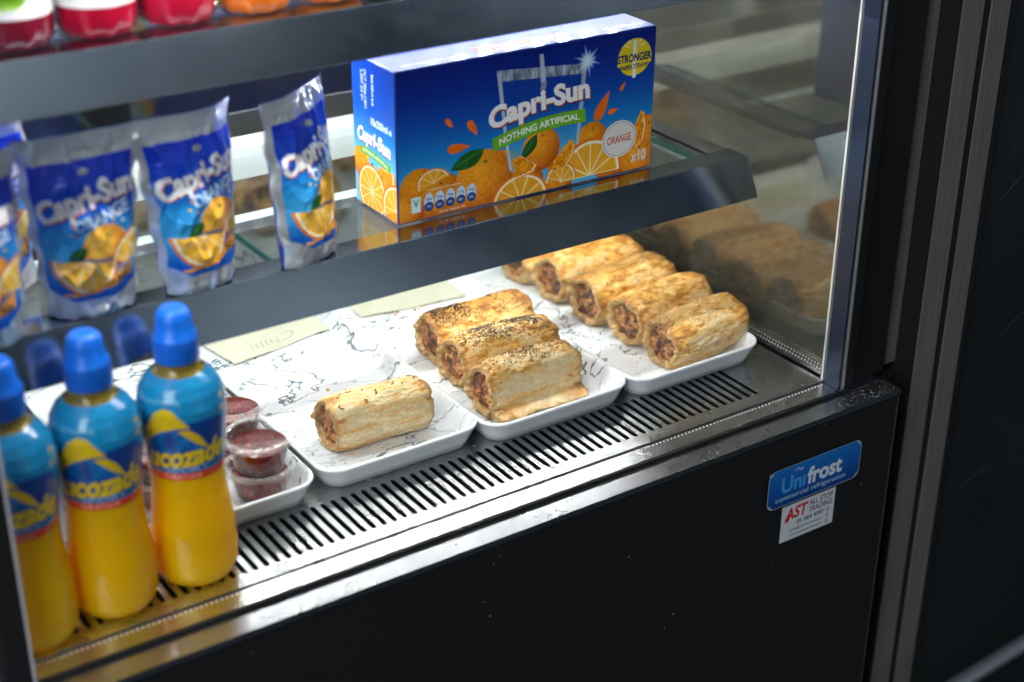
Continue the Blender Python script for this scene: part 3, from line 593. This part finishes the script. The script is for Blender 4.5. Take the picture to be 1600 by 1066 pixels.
roll(38, -.0660, .1780, .02, .100, .0285, .0490, 'glossy golden sausage roll, second from the front in the row of five', .62, ('sesame', 60), red=.3)
roll(44, -.0700, .2360, .02, .104, .0285, .0510, 'sausage roll in the middle of the row of five', .72, ('sesame', 200), red=.4)
roll(52, -.0680, .2960, .02, .106, .0290, .0510, 'ridged sausage roll, fourth from the front in the row of five', .66, None, red=.5)
roll(61, -.0740, .3560, .02, .104, .0285, .0500, 'rearmost sausage roll of the row of five, half hidden by the shelf lip', .60, None, red=.5)
# crumbs
cr = bmesh.new(); rr = random.Random(4)
def crumb(x, y, s):
    m = Matrix.Translation((x, y, .0068)) @ Matrix.Rotation(rr.random() * 6, 4, 'Z') @ Matrix.Diagonal((s, s * (.6 + rr.random() * .5), s * .5, 1)); bmesh.ops.create_icosphere(cr, subdivisions=1, radius=1, matrix=m)
for x, y, s in [(-.408, .247, .0028), (-.414, .256, .0020), (-.505 + .03, .150, .0015)]: crumb(x, y, s)
for _ in range(60): crumb(-.42 + rr.gauss(0, .035), .13 + rr.gauss(0, .03), .0006 + rr.random() * .0005)
for _ in range(60): crumb(-.25 + rr.gauss(0, .035), .11 + rr.random() * .2, .0005 + rr.random() * .0005)
for _ in range(14): crumb(-.25 + rr.gauss(0, .03), .350 + rr.random() * .012, .0012 + rr.random() * .0018)
for _ in range(60): crumb(-.10 + rr.gauss(0, .03), .095 + rr.random() * .22, .0004 + rr.random() ** 2 * .0009)
tag(from_bm('pastry_crumbs', cr, mat('crumb', (.55, .28, .10), .7)), 'scattered pastry crumbs on the marble trays', 'crumbs', kind='stuff')

# ================================================================== SAUCE TUBS
m_sauce = mat('red_relish', (.15, .022, .012), .22, **{'Coat Weight': .6, 'Coat Roughness': .08}); lk(m_sauce, ramp(m_sauce, noise(m_sauce, coords(m_sauce), 240, 4), [(.35, (.055, .004, .003)), (.6, (.18, .012, .006)), (.75, (.36, .05, .015))]), P_(m_sauce).inputs['Base Color']); bump(m_sauce, noise(m_sauce, coords(m_sauce), 200, 4), .5, .001)
def cup(x, y, z, label, rz=0, grp='small lidded sauce tubs'):
    r = empty('sauce_tub', (x, y, z), rz); r.scale = (1.12, 1.12, 1); tag(r, label, 'sauce tub', grp)
    lathe('sauce', [(.0001, .0012), (.0178, .0012), (.0184, .004), (.0212, .0190), (.0205, .0198), (.0120, .0203), (.0001, .0206)], m_sauce, r, 40, cap=False)
    lathe('tub', [(.0001, .0002), (.0186, .0002), (.0194, .0015), (.0228, .0245), (.0240, .0252), (.0256, .0255)], M['clear'], r, 56, cap=False)
    lid = lathe('lid', [(.0001, .0243), (.0200, .0243), (.0212, .0247), (.0218, .0275), (.0226, .0283)], M['clear'], r, 56, cap=False)
    lathe('lid_rim', [(.0226, .0283), (.0240, .0290), (.0262, .0284), (.0268, .0266), (.0266, .0250), (.0256, .0247)], M['clear_rim'], lid, 120, cap=False, wob=lambda t, z: .0003 * math.sin(t * 2 * PI * 60) if z < .0275 else 0)
    return r
cup(-.5385, .1200, .0062, 'lower sauce tub of the clear stack beside the bottles', .3); cup(-.5382, .1195, .0335, 'upper sauce tub of the front stack, red relish showing through its lid', .9)
cup(-.5310, .1840, .0062, 'lower sauce tub of the stack behind the front stack'); cup(-.5322, .1830, .0335, 'upper sauce tub of the stack behind the front one, relish smeared on its lid', 1.4)
cup(-.6120, .1560, .0062, 'lower sauce tub glimpsed between two yellow bottles'); cup(-.6120, .1565, .0335, 'upper sauce tub glimpsed between two yellow bottles', 2)

# ================================================================== SPORTS DRINK BOTTLES
def bottle_r(z):
    z = np.asarray(z, float); return np.interp(z, [0, .003, .010, .025, .045, .060, .080, .095, .120, .140, .152, .162, .169, .174, .178, .184], [.0255, .0290, .0318, .0328, .0318, .0298, .0278, .0277, .0300, .0322, .0322, .0300, .0262, .0210, .0160, .0148])
zz = np.linspace(0, .184, 90)
LB = Canvas(190, 80, 6)   # label wraps right round; drawn from z=.096 (bottom) to .176 (top)
bluebg(LB, [(0, '0a6aa8'), (.35, '0a78b4'), (.8, '1088bc'), (1, '0a7cb0')])
n_ = fbm(np.stack([LB.X * .05, LB.Y * .11, LB.X * 0], -1), 3, 3)[..., None]; LB.a[..., :3] += (n_ - .5) * .14
def lab(o):
    def rr_(x0, x1, y0, y1, r, col):
        t = np.concatenate([np.linspace(a, a + PI / 2, 8) for a in (0, PI / 2, PI, 1.5 * PI)]); cx = np.repeat([x1 - r, x0 + r, x0 + r, x1 - r], 8); cy = np.repeat([y1 - r, y1 - r, y0 + r, y0 + r], 8); LB.poly(np.stack([cx + r * np.cos(t), cy + r * np.sin(t)], 1), col)
    rr_(o - 34, o + 38, 12, 50, 9, '0d3f8e'); o += 4
    LB.poly([(o - 32, 22), (o - 27, 34), (o - 14, 47), (o - 8, 48), (o + 6, 38), (o + 20, 22), (o + 10, 17), (o - 25, 17)], lambda X, Y: hx('0e4c9c') + (fbm(np.stack([X * .2, Y * .12, X * 0], -1), 3, 8)[..., None] - .4) * np.array([.1, .5, .35]))
    LB.poly([(o - 31, 29), (o - 28, 41), (o - 18, 58), (o - 11, 62), (o - 5, 60), (o + 6, 46), (o - 4, 46), (o - 14, 43), (o - 22, 37)], 'e6c010')
    LB.poly([(o - 3, 44), (o + 5, 44.5), (o + 12, 38), (o + 20, 24), (o + 10, 31)], 'e6c010')
    LB.text('Lucozade', o - 1, 21, 72, 19, '0b2f6a', bold=.04, shear=.25, grow=.03, dy=-.6, rot=.06)
    LB.text('Lucozade', o - 1, 21, 72, 19, 'ecc80e', bold=.04, shear=.25, rot=.06)
    LB.text('SPORT', o + 2, 9.6, 34, 4.6, '9fb4e0', bold=.01)
lab(60); lab(155)
LB.poly([(0, 0), (190, 0), (190, 6.4), (0, 6.4)], 'e2461a')
for o_ in (60, 155): LB.text('ORANGE', o_ + 2, 3.2, 30, 3.6, 'f6b8a8', bold=.01)
for o_ in (96, 186, 5): LB.poly([(o_, 50), (o_ + 3, 52), (o_ + 2, 56), (o_ - 1, 53)], 'd8b820'); LB.poly([(o_ + 2, 60), (o_ + 5, 61), (o_ + 6, 64), (o_ + 2, 63)], 'd8b820')
LB.text('THE LUCOZADE', 45, 66, 40, 2.4, '9ad0e6', bold=0)
m_juice = mat('orange_drink', (1.0, .58, .001), .20, **{'Subsurface Weight': .9, 'Subsurface Scale': .03, 'Coat Weight': .6, 'Coat Roughness': .03}); P_(m_juice).inputs['Subsurface Radius'].default_value = (1, .6, .12)
P_(m_juice).inputs['Specular IOR Level'].default_value = .35
_po = m_juice.node_tree.nodes['Material Output']; _tr = nd(m_juice, 'ShaderNodeBsdfTransparent'); _tr.inputs[0].default_value = (1, .70, .03, 1); _mx = nd(m_juice, 'ShaderNodeMixShader'); _mx.inputs[0].default_value = .27
lk(m_juice, P_(m_juice).outputs[0], _mx.inputs[1]); lk(m_juice, _tr.outputs[0], _mx.inputs[2]); lk(m_juice, _mx.outputs[0], _po.inputs['Surface'])
m_label = inkmat('glossy_label_film', .22, .6); m_cap = mat('blue_cap_plastic', (.006, .17, .80), .32, **{'Subsurface Weight': .1, 'Subsurface Scale': .004})
m_neck = mat('olive_bottle_neck', (.20, .145, .008), .15, **{'Coat Weight': .8})
def bottle(x, y, rz, label):
    r = empty('sports_bottle', (x, y, .0004), rz); tag(r, label, 'bottle', 'yellow sports drink bottles inside the front glass')
    lathe('bottle_body', [(.0001, .0035), (.016, .0030)] + [(float(bottle_r(z)), float(z)) for z in zz if z <= .177], m_juice, r, 72, cap=False)
    lathe('bottle_neck', [(float(bottle_r(z)) + (.0001), float(z)) for z in zz if .170 <= z <= .184], m_neck, r, 64, cap=False)
    n, mm = 380, 170; U = np.linspace(0, 1, n); Vv = np.linspace(0, 1, mm); UU, VV = np.meshgrid(U, Vv, indexing='ij'); z = .096 + VV * .0795; rad = bottle_r(z) + .0004
    P = np.stack([rad * np.cos(UU * 2 * PI), rad * np.sin(UU * 2 * PI), z], -1); link('label_sleeve', grid_mesh('label_sleeve', P, LB.samp(UU * .999, VV)), m_label, r)
    rib = lambda t, z: -.0009 * (.5 + .5 * math.cos(t * 2 * PI * 30)) if .186 < z < .202 else 0
    c = lathe('cap', [(.0001, .1835), (.0160, .1835), (.0167, .185), (.0166, .2005), (.0160, .2025), (.0150, .2032), (.0149, .2045), (.0141, .2055), (.0130, .2150), (.0120, .2200), (.0096, .2232), (.0060, .2242), (.0001, .2244)], m_cap, r, 120, cap=False, wob=rib)
    lathe('cap_sleeve', [(.0169, .1845), (.0171, .186), (.0164, .2040), (.0160, .2048)], M['clear'], c, 48, cap=False)
    return r
# label centre (u=60/190) should face the camera's left
def lab_rot(x, y, off): return math.atan2(-.9202 - y, -.999 - x) - 2 * PI * 60 / 190 + off
bottle(-.6250, .0560, lab_rot(-.625, .056, -.20), 'yellow sports drink bottle furthest right, its blue cap the highest in view')
bottle(-.6925, .0520, lab_rot(-.6925, .052, -.17), 'yellow sports drink bottle with blue cap standing between the other two')
bottle(-.7570, .0450, lab_rot(-.757, .045, -.24), 'yellow sports drink bottle at the left end, partly cut off by the glass edge')

# ================================================================== DRINK POUCHES
PW, PH = .087, .136
PC = Canvas(86, 139, 6)
PC.a[..., :3] = hx('e2e5e8'); PC.a[..., 3] = .60
def pouch_bg(X, Y):
    t = (Y - 22) / 96.; ys = [0, .25, .5, .72, 1]; cs = np.array([hx(k) for k in ('1060c0', '4ab4e8', '2496e0', '1450dc', '0a34cc')]); return np.stack([np.interp(t, ys, cs[:, i]) for i in range(3)], -1)
PC.poly([(5, 120), (82, 120), (81, 90), (82, 24), (66, 15), (20, 15), (4, 24), (5, 90)], pouch_bg, met=.22)
[PC.poly([(0, y_), (86, y_), (86, y_ + .8), (0, y_ + .8)], 'f6f8fa', .6) for y_ in (123.5, 126, 128.5, 131, 133.5)]
PC.ell(44, 112, 4, 2.2, 'd8dce4', met=.8)
def art_op(f): b = PC.a[..., 3].copy(); c0 = PC.a[..., :3].copy(); f(); ch = np.abs(PC.a[..., :3] - c0).sum(-1) > .02; PC.a[..., 3] = np.where(ch, .0, b)
def pa():
    brand_word(PC, 43, 92, 76, 23, .20, 3.5)
    PC.text('ORANGE', 53, 78, 46, 10, 'd4ecfa', .20, .03)
    draw_orange(PC, 54, 53, 19.5, 4, -.15); leaf(PC, 38, 57, 21, 46, 6); PC.ell(40, 40, 26, 8, '12389a', .6)
    draw_slice(PC, 83, 38, 26, 92, 172, 9, 1., -.1)
    draw_slice(PC, 36, 46, 28, 176, 350, 9, .95, -.06)
    for a, b, c_ in ((66, 78, 'ffb020'), (70, 72, 'f6d020'), (62, 74, 'ffa020'), (30, 74, 'f08020'), (27, 68, 'f6d020'), (32, 66, 'f08a20')): PC.ell(a, b, 1.4, 1.1, c_)
    t = np.linspace(0, 1, 20); up = np.stack([14 + 62 * t, 21 + 21 * t ** 2.2], 1); dn = np.stack([14 + 62 * t, 18.4 + 9 * t ** 1.6], 1); PC.poly(np.vstack([up, dn[::-1]]), 'f0a020')
    PC.text('No', 67, 29, 11, 8, '2a1a10', .25, .035)
art_op(pa)
m_foil = inkmat('printed_foil_pouch', .20, .7, foil=True, bmp=(60, .22))
def pouch_mesh(seed, crease=1.):
    nu, nv = 150, 230; u = np.linspace(0, 1, nu); v = np.linspace(0, 1, nv); U, V = np.meshgrid(u, v, indexing='ij')
    topw = 1.0; w = PW * np.interp(V, [0, .06, .35, .8, 1], [.74, .76, .86, .97, 1.0]); z = V * PH * np.interp(V, [0, 1], [1, 1])
    bel = np.clip(1 - np.abs(2 * U - 1) ** 2.4, 0, 1) ** .8; thick = .0175 * np.interp(V, [0, .03, .15, .45, .75, .90, 1], [.85, .95, 1, .9, .52, .04, .0]) * bel + .0006
    wr = fbm(np.stack([U * 5 + 3 * V, V * 7 - 2 * U, U * 0 + seed], -1), 3, seed) - .5
    ridge = 1 - np.abs(fbm(np.stack([U * 3.2 + V * 2.2, V * 3 - U * 3, U * 0 + seed * 2], -1), 2, seed + 9) * 2 - 1) * 3; ridge = np.clip(ridge, 0, 1)
    env = sm(0, .06, U) * sm(1, .94, U)
    d = crease * (.0028 * wr + .0024 * ridge) * env * np.interp(V, [0, .1, .9, 1], [.9, .8, .9, .3]) + .0012 * (fbm(np.stack([U * 26, V * 30, U * 0], -1), 3, seed + 3) - .5) * env
    bend = .010 * (U - .5) ** 2 * 4 * np.interp(V, [0, 1], [0, 1]) + .004 * np.sin(U * 5 + seed) * V ** 3
    side = .0016 * np.sin(V * 26 + seed) * (np.abs(U - .5) * 2) ** 8
    X = (U - .5) * w + side; art = PC.samp(U, V)
    F = np.stack([X, -thick - d + bend, z + .0012], -1); Bk = np.stack([X, thick + bend + .3 * d, z + .0012], -1)
    silver = art.copy(); silver[..., :3] = lin(hx('0f3c9c')); silver[..., 3] = .5; P = np.concatenate([F, Bk[::-1]], 0); Cc = np.concatenate([art, silver[::-1]], 0)
    # horizontal sealed band lines at the top
    k = (V > .90) * .0005 * np.sin(V * 420); P[:nu, :, 1] += k
    return grid_mesh('pouch', P, Cc, True)
def pouch(x, y, rz, seed, label, lean=0., crease=1.):
    o = link('drink_pouch', pouch_mesh(seed, crease), m_foil, loc=(x, y, .2045), rz=rz); o.rotation_euler = (lean, 0, rz); tag(o, label, 'drink pouch', 'foil juice pouches on the middle shelf'); return o
pouch(-.7480, .1130, -.05, 2, 'foil juice pouch at the left end, cut by the edge of the frame', .02)
pouch(-.6580, .1270, -.08, 5, 'creased foil juice pouch in front of the one leaning at the back', .06, 1.3)
pouch(-.5740, .1250, .26, 7, 'foil juice pouch in the middle with a raised right top corner', .02, 1.1)
pouch(-.4800, .1260, .52, 11, 'foil juice pouch turned sideways, standing just left of the blue carton', .0)
pouch(-.7100, .1950, .08, 13, 'foil juice pouch standing behind the left two, only its top showing', -.02)

# ================================================================== CARTON
CT = tag(empty('juice_carton', (-.2560, .1745, .2046), -.010), 'blue carton of ten orange juice pouches on the middle shelf', 'carton')
CW, CD, CH = .266, .073, .1315
F = Canvas(266, 131.5, 5)
bluebg(F, [(0, '58b4e0'), (.28, '2f9ad6'), (.45, '1272c0'), (.62, '0a4aa8'), (.85, '06288c'), (1, '041f78')])
for (x, y, r, d) in ((20, 26, 20, .05), (40, 14, 24, .08), (238, 22, 22, .08), (262, 30, 20, .04)): draw_orange(F, x, y, r, int(x), d)
for (x, y, r, d) in ((64, 10, 20, .10), (8, 8, 16, .02), (128, 12, 18, .06), (168, 22, 17, .03), (222, 12, 20, .06), (252, 8, 20, .0), (164, 4, 14, .04)): draw_orange(F, x, y, r, int(x) + 2, d)
draw_slice(F, 34, 30, 17, 20, 200, 10, .8, .05)
draw_orange(F, 102, 20, 27, 3); draw_orange(F, 84, 22, 29, 5); leaf(F, 84, 52, 50, 38, 9)
# translucent pouch drawing
F.poly([(98, 112), (189, 104), (181, 24), (112, 24)], lambda X, Y: hx('0a3c98') * sm(30, 90, Y)[..., None] + hx('52b4e4') * (1 - sm(30, 90, Y))[..., None], .75)
draw_orange(F, 143, 40, 20, 7); leaf(F, 138, 55, 122, 33, 6.5); F.poly([(143, 58), (144, 66), (145, 66), (144.5, 58)], '2c5a20')
draw_orange(F, 198, 38, 17, 8, .04)
F.poly([(97, 118), (188, 110), (190, 101), (99, 108)], lambda X, Y: hx('8d99a8') + (fbm(np.stack([X * .35, Y * .1, X * 0], -1), 3, 2)[..., None] - .5) * .8)
F.poly([(97, 116), (101, 116), (107, 60), (113, 26), (110, 26), (104, 60)], 'b8c4d0'); F.poly([(186, 112), (191, 111), (186, 60), (183, 26), (180, 26), (182, 60)], 'b8c4d0', .8)
F.poly([(142, 100), (147, 100), (144.5, 125), (140.5, 125.5)], 'c4ccd4'); F.poly([(141, 94), (147, 94), (148, 101), (143, 101)], '8e98a6')
for k in range(12):
    a = k * PI / 6 + .2; L_ = 16 if k % 2 else 10; F.poly([(191 + 1.6 * math.cos(a + 1.5), 112 + 1.6 * math.sin(a + 1.5)), (191 + L_ * math.cos(a), 112 + L_ * math.sin(a)), (191 - 1.6 * math.cos(a + 1.5), 112 - 1.6 * math.sin(a + 1.5))], 'cfeaff', .75)
F.ell(191, 112, 7, 7, 'e8f6ff', .8, soft=.6)
draw_slice(F, 197, 4, 36, 0, 180, 12, 1., .03); draw_slice(F, 165, 6, 17, 0, 180, 9, 1., .05); draw_wedge(F, [(152, 22), (176, 44), (180, 36), (178, 26), (170, 18), (158, 16)], .02)
draw_slice(F, 122, -4, 30, 5, 175, 10, .85, .06); draw_wedge(F, [(112, 36), (122, 38), (140, 26), (136, 20), (118, 16)], .04)
draw_wedge(F, [(236, 22), (253, 56), (258, 52), (260, 42), (258, 28), (248, 20)], .03)
brand_word(F, 141, 82, 106, 25, .11, 3.0); ribbon(F, 141, 62, 98, 12.5, 'NOTHING ARTIFICIAL', .10, 4.5)
drop(F, 50, 80, 3.4, -.9); drop(F, 73, 72, 5, -1.0); drop(F, 59, 57, 6, .0, 1.9); drop(F, 209, 68, 7.5, 1.05, 2.0); drop(F, 221, 61, 3.6, .2); drop(F, 231, 82, 2.8, .9)
F.ell(229, 33, 19.5, 17.5, 'e8e4dc'); F.ell(229, 33, 18, 16, '8a96a2'); F.ell(229, 33, 17.4, 15.4, 'e4e0da'); F.text('ORANGE', 229, 33, 27, 7.5, 'c8502a', .03, .015)
F.text('x10', 252, 13, 17, 11, 'd4dade', 0, .025)
F.ell(243, 107, 18.5, 17, 'f2d21c'); F.poly([(224, 110), (262, 110), (262, 100), (224, 100)], 'f2d21c')
F.poly([(241, 88), (245, 88), (245, 122), (241, 122)], 'f4f6f6')
for a in (.5, .95, 2.2, 2.65): F.poly([(243 + 6 * math.cos(a), 113 + 6 * math.sin(a)), (243 + 12 * math.cos(a + .05), 113 + 12 * math.sin(a + .05)), (243 + 12 * math.cos(a - .05), 113 + 12 * math.sin(a - .05))], 'ffffff')
F.text('STRONGER', 243, 106.5, 38, 7.6, '0a1c60', .0, .035); F.text('PAPER STRAW!', 243, 98.4, 31, 4.6, '0a1c60', .0, .025)
F.poly([(12, 7), (21, 7), (21, 21), (12, 21)], 'd6ecf4'); F.text('V', 16.5, 15, 5, 7, '2c8a40', 0, .03)
for k in range(5): x = 29 + k * 10.6; F.ell(x, 14.5, 4.6, 8, 'c6dcf0'); F.ell(x, 10.2, 4.4, 4.2, '12408c'); F.text(('30kcal', '0g', '0g', '7.1g', '0g')[k], x, 17, 6, 2.4, '123c80', 0, .01); F.text(('2%', '0%', '0%', '8%', '0%')[k], x, 10.2, 4.2, 2.6, 'e8f0fa', 0, .01)
F.text('A 200ml pouch contains', 44, 25, 34, 2.2, 'e8f0f8', 0, .01); F.text('of an adult RI', 52, 3.2, 26, 2.0, 'e8f0f8', 0, .01)
m_card = inkmat('glossy_carton_board', .45, .30); P_(m_card).inputs['Specular IOR Level'].default_value = .12
def plane_grid(a, w, h): n, mm = a.shape[:2]; return np.meshgrid(np.linspace(0, w, n), np.linspace(0, h, mm), indexing='ij')
bw = .0012
cb = bmesh.new(); bx(cb, -CW / 2, CW / 2, -CD / 2, CD / 2, 0, CH); bmesh.ops.bevel(cb, geom=cb.edges[:], offset=bw, segments=3, affect='EDGES', profile=.6)
body = from_bm('carton_body', cb, mat('carton_blue_board', (.008, .035, .26), .35), CT, True)
a = F.down(2); X, Z = plane_grid(a, CW - 2 * bw, CH - 2 * bw); bulge = .0012 * np.sin(X / CW * PI) * np.sin(Z / CH * PI)
link('front_print', grid_mesh('front_print', np.stack([X - CW / 2 + bw, -CD / 2 - .0002 - bulge, Z + bw], -1), a), m_card, CT)
G = Canvas(73, 131.5, 6); bluebg(G, [(0, '7cc4e6'), (.35, '6cc0ea'), (.5, '2a86cc'), (.68, '0c4cb0'), (1, '0a38a0')])
for (x, y, r) in ((12, 38, 14), (60, 28, 16), (70, 8, 18)): draw_orange(G, x, y, r, int(x))
draw_wedge(G, [(6, 44), (14, 52), (28, 50), (26, 36), (12, 30)]); leaf(G, 26, 24, 34, 44, 5); draw_wedge(G, [(40, 30), (44, 44), (70, 44), (72, 30), (58, 20)])
draw_slice(G, 30, 16, 25, 0, 360, 12); draw_slice(G, 72, 10, 24, 60, 200, 10)
brand_word(G, 36, 63, 58, 17, -.06, 2.5); ribbon(G, 38, 50, 52, 7, 'NOTHING ARTIFICIAL', -.10, 2)
G.text('10x200ml e', 50, 80, 34, 7, 'f4f8ff', -.03, .03)
G.text('OCT 2026-C803', 24, 106, 34, 4.2, 'dfe8f8', -PI / 2, .01); G.text('L297 23 01', 18, 108, 26, 4.2, 'dfe8f8', -PI / 2, .01); G.text('best before end', 37, 108, 26, 3.8, 'f4f8ff', -PI / 2, .03)
a = G.down(3); Y, Z = plane_grid(a, CD - 2 * bw, CH - 2 * bw)
link('side_print', grid_mesh('side_print', np.stack([Y * 0 - CW / 2 - .0002 - .0008 * np.sin(Y / CD * PI) * np.sin(Z / CH * PI), CD / 2 - bw - Y, Z + bw], -1), a), m_card, CT)
H = Canvas(266, 73, 5); H.a[..., :3] = hx('0a2f9c')
H.poly([(86, 6), (180, 6), (180, 22), (86, 22)], 'd83a3a'); H.text('No artificial colours or sweeteners', 133, 16, 86, 4.2, 'ffe8e8', 0, .01); H.text('natural flavours only', 133, 9.5, 60, 3.6, 'ffe8e8', 0, .01)
H.text('10 x 200ml e', 238, 12, 42, 7, 'f4f8ff', 0, .02); H.text('contains ten pouches of orange drink', 42, 10, 60, 3, 'b8d0f8', 0, 0)
H.poly([(0, 38), (266, 38), (266, 38.5), (0, 38.5)], '041a60')
a = H.down(2); X, Y = plane_grid(a, CW - 2 * bw, CD - 2 * bw)
wv = .0014 * np.sin(X / CW * PI) * np.sin(Y / CD * PI) + .0006 * (fbm(np.stack([X * 30, Y * 40, X * 0], -1), 2, 4) - .5) * np.sin(X / CW * PI)
link('top_print', grid_mesh('top_print', np.stack([X - CW / 2 + bw, Y - CD / 2 + bw, CH + .0002 + np.maximum(wv, 0)], -1), a), m_card, CT)

# ================================================================== TOP SHELF BOTTLES
def liquid(name, c, d): m = mat(name, c, .16, **{'Subsurface Weight': .4, 'Subsurface Scale': .01, 'Coat Weight': .8, 'Coat Roughness': .04}); P_(m).inputs['Subsurface Radius'].default_value = d; return m
m_pink = liquid('pink_drink', (.38, .003, .026), (1, .1, .12)); m_dpink = liquid('dark_pink_drink', (.17, .003, .018), (1, .1, .12)); m_org = liquid('amber_drink', (.60, .13, .003), (1, .4, .05))
WL = Canvas(180, 70, 5); WL.a[..., :3] = hx('e8e6e6')
for o_ in (30, 120):
    WL.ell(o_ - 6, 22, 15, 14, lambda X, Y: hx('6f9a20') + (fbm(np.stack([X * .1, Y * .1, X * 0], -1), 2, 1)[..., None] - .5) * .5); WL.text('Lime & Raspberry', o_ + 34, 15, 34, 4, 'd04a78', .03, .02); WL.text('still water drink', o_ + 36, 9, 28, 3, '8a8a90', .03, .01)
m_wl = inkmat('white_label', .35, .3)
def sq(t): # rounded, lobed cross-section
    return .0012 * math.cos(t * 2 * PI * 10)
def top_bottle(x, y, m, rz, label, has_label=True):
    r = empty('juice_bottle', (x, y, .4028), rz); tag(r, label, 'bottle', 'juice bottles on the top shelf')
    lathe('bottle_body', [(.0001, .003), (.014, .0028), (.0205, .0004), (.0255, .0028), (.0282, .010), (.0285, .022), (.0282, .080), (.027, .105), (.020, .130), (.0125, .145), (.0125, .152)], m, r, 80, cap=False, wob=lambda t, z: (sq(t) * max(0, 1 - z / .022)) if z > .0003 else sq(t))
    lathe('cap', [(.0001, .150), (.0140, .150), (.0142, .166), (.0130, .168), (.0001, .168)], mat('white_cap', (.7, .7, .7), .4), r, 40, cap=False)
    if has_label:
        n, mm = 300, 100; U, V = np.meshgrid(np.linspace(0, 1, n), np.linspace(0, 1, mm), indexing='ij'); rad = .0288
        link('label_sleeve', grid_mesh('label_sleeve', np.stack([rad * np.cos(U * 2 * PI), rad * np.sin(U * 2 * PI), .0235 + V * .055], -1), WL.samp(U * .999, V)), m_wl, r)
def lr(x, y, off): return math.atan2(-.9202 - y, -.999 - x) - 2 * PI * 30 / 180 + off
top_bottle(-.6840, .1480, m_dpink, lr(-.684, .148, .15), 'darkest pink juice bottle with a white label showing green fruit, on the top shelf')
top_bottle(-.6235, .1480, m_pink, lr(-.6235, .148, -.5), 'pink juice bottle on the top shelf, second from the left')
top_bottle(-.5640, .1480, m_pink, 1.0, 'pink juice bottle on the top shelf beside the amber ones', False)
top_bottle(-.5030, .1480, m_org, .4, 'amber juice bottle on the top shelf next to the pink ones', False)
top_bottle(-.4430, .1480, m_org, 1.4, 'amber juice bottle on the top shelf, furthest right of the five', False)
